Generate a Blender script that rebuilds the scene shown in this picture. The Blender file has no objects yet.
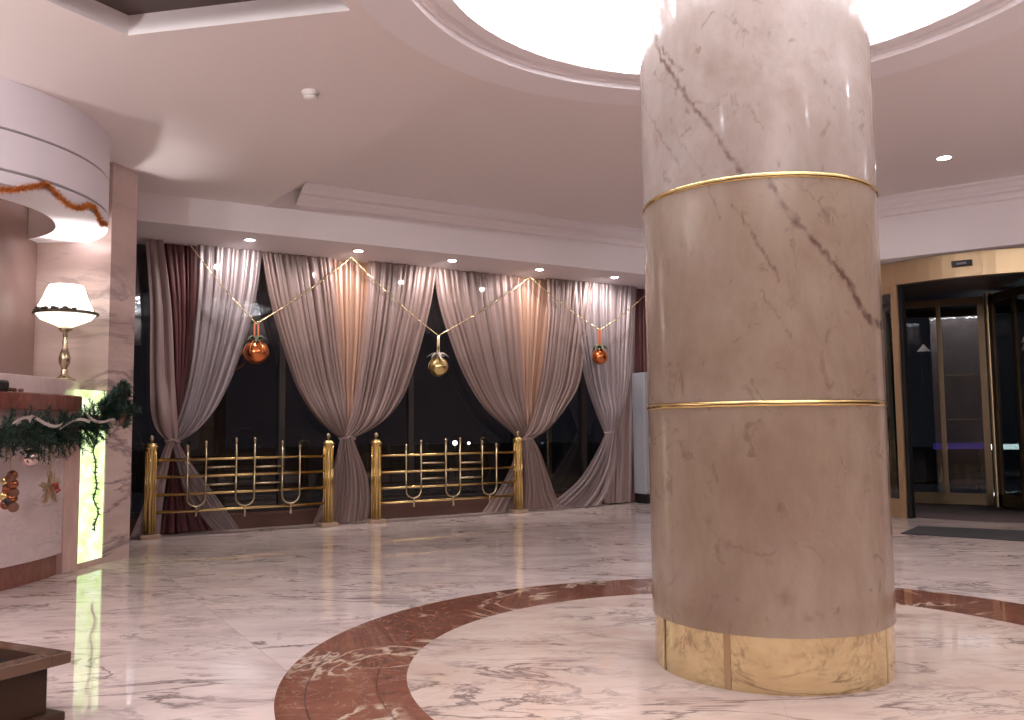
import bpy, math, random
import numpy as np
from mathutils import Vector, Matrix
from mathutils.geometry import tessellate_polygon

PI = math.pi
random.seed(7)
rng = np.random.default_rng(7)
scene = bpy.context.scene
col = scene.collection

# ------------------------------------------------------------------ camera
f_px, pitch, roll, CAM_H = 861.58, .0797, -.011, 1.1
c_, s_ = math.cos(pitch), math.sin(pitch)
R0, U0, F0 = Vector((1, 0, 0)), Vector((0, -s_, c_)), Vector((0, c_, s_))
cr, sr = math.cos(roll), math.sin(roll)
Rv, Uv = cr * R0 + sr * U0, -sr * R0 + cr * U0
cam_data = bpy.data.cameras.new('camera')
cam_data.sensor_fit = 'HORIZONTAL'
cam_data.sensor_width = 36
cam_data.lens = f_px / 1024 * 36
cam_data.clip_end = 300
cam = bpy.data.objects.new('camera', cam_data)
col.objects.link(cam)
M4 = Matrix.Identity(4)
for i in range(3):
    M4[i][0], M4[i][1], M4[i][2] = Rv[i], Uv[i], -F0[i]
M4[2][3] = CAM_H
cam.matrix_world = M4
scene.camera = cam

# ------------------------------------------------------------------ world, exposure
w = bpy.data.worlds.new('night')
scene.world = w
w.use_nodes = True
w.node_tree.nodes['Background'].inputs[0].default_value = (.010, .010, .014, 1)
w.node_tree.nodes['Background'].inputs[1].default_value = 1.0
vs = scene.view_settings
vs.view_transform = 'Standard'
vs.look = 'None'
vs.gamma = 1
vs.use_curve_mapping = False
vs.exposure = 0.46
scene.cycles.max_bounces = 10
scene.cycles.transparent_max_bounces = 24
scene.cycles.diffuse_bounces = 4
scene.cycles.glossy_bounces = 5
scene.cycles.sample_clamp_indirect = 6
scene.cycles.caustics_reflective = False
scene.cycles.caustics_refractive = False
scene.cycles.use_denoising = True

SKY_E = 4.5        # luminous ceiling strength
SPOT_W = 46.0      # soffit downlights
FILL_SPOT_W = 175.0     # added fill spotlights, unseen, turned to the window wall
FILL_UP_W = 100.0         # added fill uplighters, unseen, on the camera side of the room
DOWN_W = 45.0      # ceiling downlight in view and the added ones out of view

# ------------------------------------------------------------------ frames
aA, aB = .5434, -.6042
def frame(a):
    return Vector((math.cos(a), math.sin(a), 0)), Vector((-math.sin(a), math.cos(a), 0))
eA, nA = frame(aA)
eB, nB = frame(aB)
ZV = Vector((0, 0, 1))
def PA(t, d, z=0.0): return eA * t + nA * d + ZV * z     # window wall frame
def PB(t, d, z=0.0): return eB * t + nB * d + ZV * z     # entrance wall frame
CC = Vector((1.203, 4.146, 0))                            # column axis
Z_LOW, Z_UP = 3.485, 3.72

# ------------------------------------------------------------------ object helpers
def tag(o, label=None, cat=None, group=None, kind=None, category=None):
    cat = cat or category
    if label: o['label'] = label
    if cat: o['category'] = cat
    if group: o['group'] = group
    if kind: o['kind'] = kind
    return o

def thing(name, label, cat, loc=(0, 0, 0), group=None, kind=None):
    o = bpy.data.objects.new(name, None)
    o.empty_display_size = .1
    o.location = loc
    col.objects.link(o)
    return tag(o, label, cat, group, kind)

def world_loc(o):
    v = Vector((0, 0, 0))
    while o is not None:
        v = v + Vector(o.location); o = o.parent
    return v

class MB:
    def __init__(s): s.v = []; s.f = []; s.uv = None; s.sm = []
    def add(s, verts, faces, smooth=False):
        b = len(s.v)
        s.v += [tuple(p) for p in verts]
        s.f += [tuple(b + i for i in q) for q in faces]
        s.sm += [smooth] * len(faces)
        return s
    def boxf(s, o, ex, ey, ez):
        o, ex, ey, ez = map(Vector, (o, ex, ey, ez))
        P = [o, o + ex, o + ex + ey, o + ey, o + ez, o + ex + ez, o + ex + ey + ez, o + ey + ez]
        return s.add(P, [(0, 3, 2, 1), (4, 5, 6, 7), (0, 1, 5, 4), (1, 2, 6, 5), (2, 3, 7, 6), (3, 0, 4, 7)])
    def box(s, x0, x1, y0, y1, z0, z1):
        return s.boxf((x0, y0, z0), (x1 - x0, 0, 0), (0, y1 - y0, 0), (0, 0, z1 - z0))
    def boxA(s, t0, t1, d0, d1, z0, z1):
        return s.boxf(PA(t0, d0, z0), eA * (t1 - t0), nA * (d1 - d0), ZV * (z1 - z0))
    def boxB(s, t0, t1, d0, d1, z0, z1):
        return s.boxf(PB(t0, d0, z0), eB * (t1 - t0), nB * (d1 - d0), ZV * (z1 - z0))
    def tube(s, pts, r, n=8, cap=True, radii=None):
        pts = [Vector(p) for p in pts]
        rings = []
        up = None
        for i, p in enumerate(pts):
            if i == 0: t = pts[1] - p
            elif i == len(pts) - 1: t = p - pts[i - 1]
            else: t = (pts[i + 1] - p).normalized() + (p - pts[i - 1]).normalized()
            t = t.normalized() if t.length > 1e-9 else Vector((0, 0, 1))
            if up is None:
                up = t.orthogonal().normalized()
            else:
                up = (up - t * up.dot(t))
                up = up.normalized() if up.length > 1e-6 else t.orthogonal().normalized()
            b = t.cross(up)
            rr = radii[i] if radii else r
            rings.append([p + (up * math.cos(2 * PI * k / n) + b * math.sin(2 * PI * k / n)) * rr for k in range(n)])
        V = [q for R in rings for q in R]
        Fc = []
        for i in range(len(pts) - 1):
            for k in range(n):
                a, b2 = i * n + k, i * n + (k + 1) % n
                Fc.append((a, b2, b2 + n, a + n))
        if cap:
            Fc.append(tuple(reversed(range(n))))
            Fc.append(tuple((len(pts) - 1) * n + k for k in range(n)))
        return s.add(V, Fc, True)
    def lathe(s, c, prof, n=48, a0=0, a1=2 * PI, smooth=True, closed=False):
        c = Vector(c); full = abs(a1 - a0 - 2 * PI) < 1e-6
        m = n if full else n + 1
        V = []
        for r, z in prof:
            for k in range(m):
                a = a0 + (a1 - a0) * k / n
                V.append(c + Vector((r * math.cos(a), r * math.sin(a), z)))
        Fc = []
        L = len(prof)
        for i in range(L if closed else L - 1):
            j = (i + 1) % L
            for k in range(n):
                k2 = (k + 1) % m
                Fc.append((i * m + k, i * m + k2, j * m + k2, j * m + k))
        return s.add(V, Fc, smooth)
    def sphere(s, c, r, n=20, m=12, sq=(1, 1, 1)):
        c = Vector(c)
        V = [c + Vector((0, 0, -r * sq[2]))]
        for i in range(1, m):
            ph = -PI / 2 + PI * i / m
            for k in range(n):
                a = 2 * PI * k / n
                V.append(c + Vector((r * math.cos(ph) * math.cos(a) * sq[0], r * math.cos(ph) * math.sin(a) * sq[1], r * math.sin(ph) * sq[2])))
        V.append(c + Vector((0, 0, r * sq[2])))
        Fc = [(0, 1 + (k + 1) % n, 1 + k) for k in range(n)]
        for i in range(m - 2):
            for k in range(n):
                a, b = 1 + i * n + k, 1 + i * n + (k + 1) % n
                Fc.append((a, b, b + n, a + n))
        l = len(V) - 1
        Fc += [(1 + (m - 2) * n + k, 1 + (m - 2) * n + (k + 1) % n, l) for k in range(n)]
        return s.add(V, Fc, True)
    def prism(s, poly, z0, z1):
        n = len(poly)
        V = [Vector((p[0], p[1], z0)) for p in poly] + [Vector((p[0], p[1], z1)) for p in poly]
        return s.add(V, [tuple(reversed(range(n))), tuple(range(n, 2 * n))] + [(i, (i + 1) % n, n + (i + 1) % n, n + i) for i in range(n)])
    def build(s, name, mat, parent=None, bevel=0, loc=None, seg=2, **kw):
        me = bpy.data.meshes.new(name)
        base = world_loc(parent) if parent is not None else Vector((0, 0, 0))
        off = base + (Vector(loc) if loc is not None else Vector((0, 0, 0)))
        if loc is not None and parent is not None: off = base
        me.from_pydata([(p[0] - off.x, p[1] - off.y, p[2] - off.z) for p in s.v], [], s.f)
        me.polygons.foreach_set('use_smooth', s.sm)
        if s.uv is not None:
            ul = me.uv_layers.new(name='UVMap')
            li = np.zeros(len(me.loops), dtype=np.int32)
            me.loops.foreach_get('vertex_index', li)
            ul.data.foreach_set('uv', np.asarray(s.uv, dtype=np.float32)[li].ravel())
        me.validate(); me.update()
        o = bpy.data.objects.new(name, me)
        col.objects.link(o)
        if mat: me.materials.append(mat)
        if parent is not None: o.parent = parent
        elif loc is not None: o.location = loc
        if bevel:
            b = o.modifiers.new('bevel', 'BEVEL'); b.width = bevel; b.segments = seg
            b.limit_method = 'ANGLE'; b.angle_limit = .6
        if kw: tag(o, **kw)
        return o

def box_center(mb):
    a = np.array([tuple(p) for p in mb.v])
    return Vector(((a[:, 0].min() + a[:, 0].max()) / 2, (a[:, 1].min() + a[:, 1].max()) / 2, a[:, 2].min()))

# ------------------------------------------------------------------ materials
def newmat(name):
    m = bpy.data.materials.new(name); m.use_nodes = True
    nt = m.node_tree; nt.nodes.clear()
    out = nt.nodes.new('ShaderNodeOutputMaterial')
    return m, nt, out
class N:
    def __init__(s, nt): s.nt = nt
    def __call__(s, typ, **kw):
        n = s.nt.nodes.new('ShaderNode' + typ)
        for k, v in kw.items():
            if k.startswith('_'): setattr(n, k[1:], v)
        return n
    def link(s, a, b): s.nt.links.new(a, b)
    def val(s, sock, v):
        if hasattr(v, 'links') or hasattr(v, 'is_output'): s.nt.links.new(v, sock)
        else: sock.default_value = v
    def math(s, op, a, b=None, clamp=False):
        n = s.nt.nodes.new('ShaderNodeMath'); n.operation = op; n.use_clamp = clamp
        s.val(n.inputs[0], a)
        if b is not None: s.val(n.inputs[1], b)
        return n.outputs[0]
    def mix(s, f, a, b, typ='MIX'):
        n = s.nt.nodes.new('ShaderNodeMix'); n.data_type = 'RGBA'; n.blend_type = typ
        s.val(n.inputs[0], f); s.val(n.inputs[6], a); s.val(n.inputs[7], b)
        return n.outputs[2]
    def ramp(s, f, stops):
        n = s.nt.nodes.new('ShaderNodeValToRGB')
        e = n.color_ramp.elements
        while len(e) < len(stops): e.new(.5)
        for i, (p, c) in enumerate(stops):
            e[i].position = p; e[i].color = c if len(c) == 4 else (*c, 1)
        s.val(n.inputs[0], f)
        return n.outputs[0]
    def noise(s, vec, scale, detail=4, rough=.55, dist=0):
        n = s.nt.nodes.new('ShaderNodeTexNoise')
        n.inputs['Scale'].default_value = scale; n.inputs['Detail'].default_value = detail
        n.inputs['Roughness'].default_value = rough; n.inputs['Distortion'].default_value = dist
        if vec is not None: s.link(vec, n.inputs['Vector'])
        return n.outputs['Fac']
    def mapping(s, vec, loc=(0, 0, 0), rot=(0, 0, 0), sc=(1, 1, 1)):
        n = s.nt.nodes.new('ShaderNodeMapping')
        n.inputs[1].default_value = loc; n.inputs[2].default_value = rot; n.inputs[3].default_value = sc
        s.link(vec, n.inputs[0]); return n.outputs[0]

def rgba(c): return (*c, 1) if len(c) == 3 else c
def plain(name, c, rough=.5, metal=0, coat=0, bump=0, bscale=40, spec=.5, var=0, emis=None, es=0):
    m, nt, out = newmat(name); n = N(nt)
    b = n('BsdfPrincipled'); n.link(b.outputs[0], out.inputs[0])
    b.inputs['Base Color'].default_value = rgba(c)
    b.inputs['Roughness'].default_value = rough; b.inputs['Metallic'].default_value = metal
    b.inputs['Coat Weight'].default_value = coat; b.inputs['Specular IOR Level'].default_value = spec
    tc = n('TexCoord')
    if var:
        f = n.noise(tc.outputs['Object'], bscale * .3, 3)
        cc = n.mix(f, rgba([x * (1 - var) for x in c[:3]]), rgba([min(1, x * (1 + var)) for x in c[:3]]))
        n.link(cc, b.inputs['Base Color'])
    if bump:
        f = n.noise(tc.outputs['Object'], bscale, 4)
        bp = n('Bump'); bp.inputs['Strength'].default_value = bump; bp.inputs['Distance'].default_value = .01
        n.link(f, bp.inputs['Height']); n.link(bp.outputs[0], b.inputs['Normal'])
    if emis:
        b.inputs['Emission Color'].default_value = rgba(emis); b.inputs['Emission Strength'].default_value = es
    return m

def emission(name, c, s):
    m, nt, out = newmat(name); n = N(nt)
    e = n('Emission'); e.inputs[0].default_value = rgba(c); e.inputs[1].default_value = s
    n.link(e.outputs[0], out.inputs[0]); return m

def vein(n, vec, scale, width, dist=1.2, detail=5, seed=0.0):
    v = n.mapping(vec, loc=(seed, seed * .7, seed * 1.3))
    f = n.noise(v, scale, detail, .6, dist)
    r = n.math('ABSOLUTE', n.math('SUBTRACT', f, .5))
    return n.math('SUBTRACT', 1.0, n.math('DIVIDE', r, width, clamp=True), clamp=True)

def marble_nodes(n, vec, c1, c2, cv, scale=1.0, amount=.6, rot=.6, stretch=(1, 3.2, 1), fine=1.0, wide=1.0):
    sv = n.mapping(vec, rot=(0, .35 if stretch[2] != 1 else 0, rot), sc=stretch)
    cloud = n.noise(sv, 1.1 * scale, 6, .65, .6)
    base = n.ramp(cloud, [(.32, c2), (.62, c1)])
    big = vein(n, sv, .55 * scale, .011 * wide, 1.4, 6, 3.1)
    mask = n.ramp(n.noise(vec, .8 * scale, 2), [(.40, (0, 0, 0)), (.58, (1, 1, 1))])
    small = vein(n, sv, 1.5 * scale, .018 * wide, 2.0, 7, 9.4)
    mask2 = n.ramp(n.noise(n.mapping(vec, loc=(5, 2, 1)), 1.3 * scale, 3), [(.45, (0, 0, 0)), (.7, (1, 1, 1))])
    a = n.math('MULTIPLY', big, mask)
    b = n.math('MULTIPLY', n.math('MULTIPLY', small, mask2), .7 * fine)
    fac = n.math('MULTIPLY', n.math('MAXIMUM', a, b), amount)
    return n.mix(fac, base, rgba(cv)), fac

def marble(name, c1, c2, cv, rough=.12, **kw):
    m, nt, out = newmat(name); n = N(nt)
    b = n('BsdfPrincipled'); n.link(b.outputs[0], out.inputs[0])
    tc = n('TexCoord'); geo = n('NewGeometry')
    colr, fac = marble_nodes(n, geo.outputs['Position'], c1, c2, cv, **kw)
    n.link(colr, b.inputs['Base Color']); b.inputs['Roughness'].default_value = rough
    b.inputs['Coat Weight'].default_value = .3; b.inputs['Coat Roughness'].default_value = .05
    return m

M = {}
M['ceiling'] = plain('ceiling_paint', (.86, .78, .77), .75, bump=.03, bscale=25)
M['white_trim'] = plain('white_trim_paint', (.90, .85, .87), .6)
M['canopy'] = plain('canopy_paint', (.86, .81, .87), .6)
M['groove'] = plain('groove_painted_shade', (.36, .33, .34), .8)  # grey lining puts shade into the canopy grooves
M['wood_dark'] = plain('dark_wood', (.07, .045, .04), .5)
M['wall_dark'] = plain('dark_wall_panelling', (.13, .09, .08), .5)
M['wall_paint'] = plain('wall_paint', (.62, .52, .50), .8)
M['marble_wall'] = marble('marble_wall', (.68, .52, .48), (.50, .36, .33), (.20, .14, .15), .18, scale=.62, amount=.8, rot=.1, stretch=(.7, .7, 2.8), fine=.9, wide=2.2)
M['marble_desk'] = marble('marble_desk', (.74, .60, .59), (.62, .49, .48), (.30, .22, .22), .15, scale=2.0, amount=.6, rot=.4, stretch=(1, 1, 2.2))
M['marble_pink'] = marble('marble_pink', (.66, .45, .40), (.55, .36, .32), (.36, .2, .18), .2, scale=3.0, amount=.3)
M['marble_red'] = marble('marble_red', (.27, .095, .07), (.17, .06, .05), (.55, .38, .32), .12, scale=4, amount=.3)
M['marble_shelf'] = marble('marble_shelf', (.80, .66, .64), (.72, .57, .55), (.45, .32, .3), .15, scale=3, amount=.3)
M['stone_column'] = plain('brown_stone', (.34, .22, .20), .25, var=.15, bscale=8)
M['brass'] = plain('polished_brass', (.76, .58, .26), .17, 1.0, bump=.02, bscale=30)
M['brass_dull'] = plain('satin_brass', (.66, .50, .31), .42, 1.0, bump=.02, bscale=20)
M['bronze'] = plain('dark_bronze', (.16, .115, .07), .45, .85)
M['base_stone'] = plain('post_base_stone', (.40, .29, .21), .3)
M['brown_ball'] = plain('brown_bauble', (.30, .10, .045), .25, .8)
M['gold_string'] = plain('gold_beads', (.85, .72, .42), .25, 1.0)
M['copper_ball'] = plain('copper_foil', (.80, .26, .09), .22, 1.0, bump=.25, bscale=22)
M['gold_ball'] = plain('gold_foil', (.78, .62, .27), .22, 1.0, bump=.2, bscale=22)
M['ribbon_orange'] = plain('orange_ribbon', (.62, .20, .09), .45)
M['ribbon_silver'] = plain('silver_ribbon', (.60, .54, .50), .35, .6)
M['bow_green'] = plain('dark_leaf', (.05, .07, .04), .5)
M['black'] = plain('black_plastic', (.012, .012, .014), .4)
M['mullion'] = plain('dark_mullion', (.022, .018, .018), .4)
M['spot_trim'] = plain('spot_trim', (.75, .72, .72), .3, .8)
M['spot_glow'] = emission('spot_glow', (1, .93, .90), 40)
M['needle'] = plain('fir_needles', (.010, .040, .026), .55, var=.4, bscale=20)
M['cone'] = plain('pine_cone', (.16, .06, .035), .6)
M['tinsel'] = plain('copper_tinsel', (.72, .28, .07), .3, .85)
M['star_gold'] = plain('straw_gold', (.45, .30, .18), .4, .5)
M['red_bead'] = plain('red_bead', (.5, .05, .03), .25)
M['silver_ball'] = plain('silver_pink_ball', (.75, .58, .56), .15, 1.0)
M['cabinet'] = plain('grey_cabinet', (.36, .37, .42), .35)
M['mat'] = plain('grey_mat', (.05, .05, .056), .9, bump=.3, bscale=150)
M['planter'] = plain('planter_stone', (.045, .022, .013), .5, var=.25, bscale=12, spec=.25)
M['planter_top'] = plain('planter_rim', (.13, .075, .052), .15, var=.15, bscale=12, coat=.4)
M['cavity_shade'] = plain('planter_cavity_shade', (.01, .008, .007), .9)  # near-black sheet standing for the shade inside the hollow box
M['asphalt'] = plain('asphalt', (.03, .03, .032), .7, bump=.2, bscale=30)
M['outdoor_wall'] = plain('outdoor_wall', (.10, .09, .09), .8)
M['sill'] = plain('brown_sill', (.10, .048, .038), .22, var=.25, bscale=10, coat=.3)
M['smoke'] = plain('white_plastic', (.85, .80, .78), .4)
M['lamp_band'] = plain('lamp_band_metal', (.16, .13, .11), .4, .8)
M['old_brass'] = plain('aged_brass', (.50, .42, .28), .25, 1.0)
M['sticker'] = plain('white_sticker', (.7, .7, .7), .6)

def glass_mat(name, tint, rough=0.0, ior=1.5, boost=1.0):
    m, nt, out = newmat(name); n = N(nt)
    t = n('BsdfTransparent'); t.inputs[0].default_value = rgba(tint)
    g = n('BsdfGlossy'); g.inputs['Roughness'].default_value = rough
    g.inputs[0].default_value = (.95, .95, .97, 1)
    fr = n('Fresnel'); geo = n('NewGeometry')
    n.link(n.math('ADD', n.math('MULTIPLY', geo.outputs['Backfacing'], 1 / ior - ior), ior), fr.inputs[0])
    mx = n('MixShader')
    n.link(n.math('MULTIPLY', fr.outputs[0], boost, clamp=True), mx.inputs[0])
    n.link(t.outputs[0], mx.inputs[1]); n.link(g.outputs[0], mx.inputs[2])
    n.link(mx.outputs[0], out.inputs[0]); return m
M['glass'] = glass_mat('window_glass', (.55, .58, .58), 0, 1.5, 1.9)
M['door_glass'] = glass_mat('door_glass', (.62, .66, .66), 0, 1.5, 1.7)

def sheer(name, c, alpha, stripes=26, hl=.3):
    m, nt, out = newmat(name); n = N(nt)
    uv = n('UVMap'); uv.uv_map = 'UVMap'
    sep = n('SeparateXYZ'); n.link(uv.outputs[0], sep.inputs[0])
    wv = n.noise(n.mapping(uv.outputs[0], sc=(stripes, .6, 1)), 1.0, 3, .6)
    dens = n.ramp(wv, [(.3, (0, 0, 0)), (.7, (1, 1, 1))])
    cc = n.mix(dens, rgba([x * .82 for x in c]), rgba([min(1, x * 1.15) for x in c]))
    d = n('BsdfDiffuse'); n.link(cc, d.inputs[0])
    tl = n('BsdfTranslucent'); n.link(cc, tl.inputs[0])
    gl = n('BsdfGlossy'); gl.inputs['Roughness'].default_value = .42; gl.inputs[0].default_value = (.9, .82, .84, 1)
    m1 = n('MixShader'); m1.inputs[0].default_value = .32
    n.link(d.outputs[0], m1.inputs[1]); n.link(tl.outputs[0], m1.inputs[2])
    m2 = n('MixShader'); m2.inputs[0].default_value = hl * .4
    n.link(m1.outputs[0], m2.inputs[1]); n.link(gl.outputs[0], m2.inputs[2])
    tr = n('BsdfTransparent')
    m3 = n('MixShader')
    a = n.math('MULTIPLY', n.math('ADD', n.math('MULTIPLY', dens, -.7), 1.3), alpha, clamp=True)
    n.link(a, m3.inputs[0]); n.link(m2.outputs[0], m3.inputs[1]); n.link(tr.outputs[0], m3.inputs[2])
    n.link(m3.outputs[0], out.inputs[0]); return m
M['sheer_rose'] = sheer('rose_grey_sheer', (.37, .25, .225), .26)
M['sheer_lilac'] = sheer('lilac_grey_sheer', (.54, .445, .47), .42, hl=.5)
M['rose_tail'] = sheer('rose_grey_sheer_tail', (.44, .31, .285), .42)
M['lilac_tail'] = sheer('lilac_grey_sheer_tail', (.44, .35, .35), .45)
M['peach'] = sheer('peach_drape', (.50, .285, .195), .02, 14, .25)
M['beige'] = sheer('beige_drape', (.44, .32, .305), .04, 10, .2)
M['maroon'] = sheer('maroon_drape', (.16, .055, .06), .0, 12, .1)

# floor
def floor_material():
    m, nt, out = newmat('marble_floor'); n = N(nt)
    b = n('BsdfPrincipled'); n.link(b.outputs[0], out.inputs[0])
    geo = n('NewGeometry'); P = geo.outputs['Position']
    Q = n.mapping(P, loc=(-CC.x, -CC.y, 0))
    sep = n('SeparateXYZ'); n.link(Q, sep.inputs[0])
    r = n.math('SQRT', n.math('ADD', n.math('MULTIPLY', sep.outputs[0], sep.outputs[0]), n.math('MULTIPLY', sep.outputs[1], sep.outputs[1])))
    ang = n.math('ARCTAN2', sep.outputs[1], sep.outputs[0])
    # tiles: shift the pattern from slab to slab
    rt = n.mapping(P, rot=(0, 0, -aA), sc=(1 / 1.2, 1 / 1.2, 1))
    fl = n('VectorMath', _operation='FLOOR'); n.link(rt, fl.inputs[0])
    wn = n('TexWhiteNoise'); wn.noise_dimensions = '3D'; n.link(fl.outputs[0], wn.inputs['Vector'])
    off = n('VectorMath', _operation='SCALE'); n.link(wn.outputs['Color'], off.inputs[0]); off.inputs[3].default_value = 7.0
    addv = n('VectorMath', _operation='ADD'); n.link(P, addv.inputs[0]); n.link(off.outputs[0], addv.inputs[1])
    fr = n('VectorMath', _operation='FRACTION'); n.link(rt, fr.inputs[0])
    sf = n('SeparateXYZ'); n.link(fr.outputs[0], sf.inputs[0])
    def edge(s_, wd):
        a = n.math('MINIMUM', s_, n.math('SUBTRACT', 1.0, s_))
        return n.math('LESS_THAN', a, wd)
    joint = n.math('MAXIMUM', edge(sf.outputs[0], .0022), edge(sf.outputs[1], .0022))
    outer, _f = marble_nodes(n, addv.outputs[0], (.88, .765, .73), (.66, .55, .525), (.23, .18, .175), scale=1.2, amount=1.0, rot=.35, stretch=(1, 2.6, 1), wide=2.0, fine=1.3)
    tintf = n.math('MULTIPLY', wn.outputs['Value'], .14)
    outer = n.mix(tintf, outer, (.58, .42, .39, 1))
    outer = n.mix(n.math('MULTIPLY', joint, .35), outer, (.35, .28, .27, 1))
    # inner disc
    inner, _f = marble_nodes(n, n.mapping(P, loc=(3, 7, 0)), (.74, .62, .55), (.62, .47, .40), (.24, .18, .17), scale=1.5, amount=1.0, rot=.25, stretch=(1, 2.3, 1), fine=1.4, wide=2.2)
    rj = n.math('LESS_THAN', n.math('ABSOLUTE', n.math('MULTIPLY', n.math('SINE', n.math('MULTIPLY', n.math('ADD', ang, .22), 4.0)), r)), .006)
    inner = n.mix(n.math('MULTIPLY', rj, .35), inner, (.42, .33, .3, 1))
    # red ring
    rc = n.noise(P, 5, 6, .7, .5)
    red = n.ramp(rc, [(.3, (.165, .060, .038)), (.7, (.27, .108, .068))])
    v1 = vein(n, P, 1.3, .03, 1.6, 4, 21.0)
    mk = n.ramp(n.noise(n.mapping(P, loc=(9, 9, 0)), 1.7, 2), [(.47, (0, 0, 0)), (.56, (1, 1, 1))])
    v1 = n.math('MULTIPLY', v1, mk)
    v2 = n.math('MULTIPLY', vein(n, P, 4.0, .012, 1.5, 6, 4.0), .32)
    red = n.mix(n.math('MAXIMUM', v1, v2), red, (.60, .50, .40, 1))
    l1 = n.math('LESS_THAN', n.math('ABSOLUTE', n.math('SUBTRACT', r, 2.13)), .004)
    l2 = n.math('LESS_THAN', n.math('ABSOLUTE', n.math('SUBTRACT', r, 1.83)), .004)
    red = n.mix(n.math('MULTIPLY', n.math('MAXIMUM', l1, l2), .6), red, (.08, .04, .03, 1))
    in_ring = n.math('LESS_THAN', r, 2.252)
    in_disc = n.math('LESS_THAN', r, 1.70)
    cc = n.mix(in_ring, outer, red)
    cc = n.mix(in_disc, cc, inner)
    n.link(cc, b.inputs['Base Color'])
    rr = n.noise(P, 2.5, 3)
    n.link(n.math('ADD', n.math('MULTIPLY', rr, .04), .02), b.inputs['Roughness'])
    b.inputs['Specular IOR Level'].default_value = .5
    bp = n('Bump'); bp.inputs['Strength'].default_value = .012; bp.inputs['Distance'].default_value = .01
    n.link(n.noise(P, 3.5, 2), bp.inputs['Height']); n.link(bp.outputs[0], b.inputs['Normal'])
    return m
M['floor'] = floor_material()

# luminous crystal ceiling
def crystal_material():
    m, nt, out = newmat('crystal_ceiling'); n = N(nt)
    geo = n('NewGeometry')
    vo = n('TexVoronoi'); vo.inputs['Scale'].default_value = 20; n.link(geo.outputs['Position'], vo.inputs['Vector'])
    wn = n('TexWhiteNoise'); n.link(vo.outputs['Color'], wn.inputs['Vector'])
    st = n.math('ADD', n.math('MULTIPLY', n.math('POWER', wn.outputs['Value'], 12.0), SKY_E * 8.0), SKY_E * .36)
    e = n('Emission'); e.inputs[0].default_value = (1, .955, .985, 1); n.link(st, e.inputs[1])
    n.link(e.outputs[0], out.inputs[0]); return m
M['crystal'] = crystal_material()

def onyx_material():
    m, nt, out = newmat('backlit_onyx'); n = N(nt)
    geo = n('NewGeometry')
    f = n.noise(geo.outputs['Position'], 7, 6, .7, 1.0)
    cc = n.ramp(f, [(.3, (.40, .66, .14)), (.5, (.74, .98, .44)), (.66, (.97, 1, .82))])
    e = n('Emission'); n.link(cc, e.inputs[0]); e.inputs[1].default_value = 1.2
    n.link(e.outputs[0], out.inputs[0]); return m
M['onyx'] = onyx_material()

# =================================================================== STRUCTURE
def structure(mb, name, mat, **kw):
    return mb.build(name, mat, kind='structure', **kw)

m = MB(); m.box(-7.5, 9.0, -4.5, 16.0, -.1, 0); structure(m, 'floor', M['floor'])

# ceilings
ARC = [(CC.x + 2.10 * math.cos(a), CC.y + 2.10 * math.sin(a)) for a in np.linspace(math.radians(132.2), math.radians(270), 40)]
low_outer = [tuple(PA(2.42, 9.05).xy)] + ARC + [(CC.x, -4.5), (-7.5, -4.5), (-7.5, 6.2), tuple(PA(-1.2, 9.05).xy)]
tray = [(-2.29, 5.01), (-.90, 4.73), (-1.25, 3.0), (-3.35, 3.25)]
m = MB()
polys = [[Vector((x, y, Z_LOW)) for x, y in low_outer], [Vector((x, y, Z_LOW)) for x, y in tray]]
tris = tessellate_polygon(polys)
allv = [p for pl in polys for p in pl]
m.add(allv, [tuple(t) for t in tris])
nl = len(low_outer)
V = [Vector((x, y, Z_LOW)) for x, y in low_outer] + [Vector((x, y, Z_UP)) for x, y in low_outer]
m.add(V, [(i, i + 1, nl + i + 1, nl + i) for i in range(0, nl - 1)])
structure(m, 'ceiling', M['ceiling'])
m = MB(); m.box(-7.5, 9.0, -4.5, 16.0, Z_UP, Z_UP + .1); structure(m, 'ceiling', M['ceiling'])
# recessed tray: frame and dark wooden bottom
m = MB()
tin = tray
V = [Vector((x, y, Z_LOW)) for x, y in tray] + [Vector((x, y, Z_LOW + .125)) for x, y in tray]
m.add(V, [(i, (i + 1) % 4, 4 + (i + 1) % 4, 4 + i) for i in range(4)])
structure(m, 'trim_2', M['white_trim'])
m = MB(); m.prism(tray, Z_LOW + .125, Z_LOW + .15)
structure(m, 'ceiling_recess', M['wood_dark'])

# ring moulding round the luminous ceiling
m = MB()
prof = [(2.10, Z_UP), (2.10, Z_LOW + .0), (2.095, Z_LOW - .004), (1.80, Z_LOW - .004), (1.795, Z_LOW + .03), (1.775, Z_LOW + .035),
        (1.74, Z_LOW + .022), (1.725, Z_LOW + .05), (1.705, Z_LOW + .05), (1.69, Z_LOW + .02), (1.60, Z_LOW + .02), (1.60, Z_LOW + .20)]
m.lathe((CC.x, CC.y, 0), prof, 128, smooth=False)
structure(m, 'trim_1', M['white_trim'])
m = MB(); m.lathe((CC.x, CC.y, 0), [(.50, Z_LOW - .05), (.9, Z_LOW - .045), (1.25, Z_LOW - .02), (1.5, Z_LOW + .01), (1.592, Z_LOW + .035), (1.592, Z_LOW + .06), (.50, Z_LOW + .06)], 96, smooth=False, closed=True)
m.build('luminous_ceiling', M['crystal'], label='glowing white round crystal ceiling light around top of the marble column', category='ceiling light')

# walls out of frame
m = MB(); m.box(-7.6, -7.5, -4.5, 16, 0, Z_UP); structure(m, 'wall_left', M['wall_dark'])
m = MB(); m.box(-7.5, 9.0, -4.6, -4.5, 0, Z_UP); structure(m, 'wall_back', M['wall_dark'])
m = MB(); m.box(9.0, 9.1, -4.5, 7.2, 0, Z_UP); structure(m, 'wall_right', M['wall_dark'])

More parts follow.
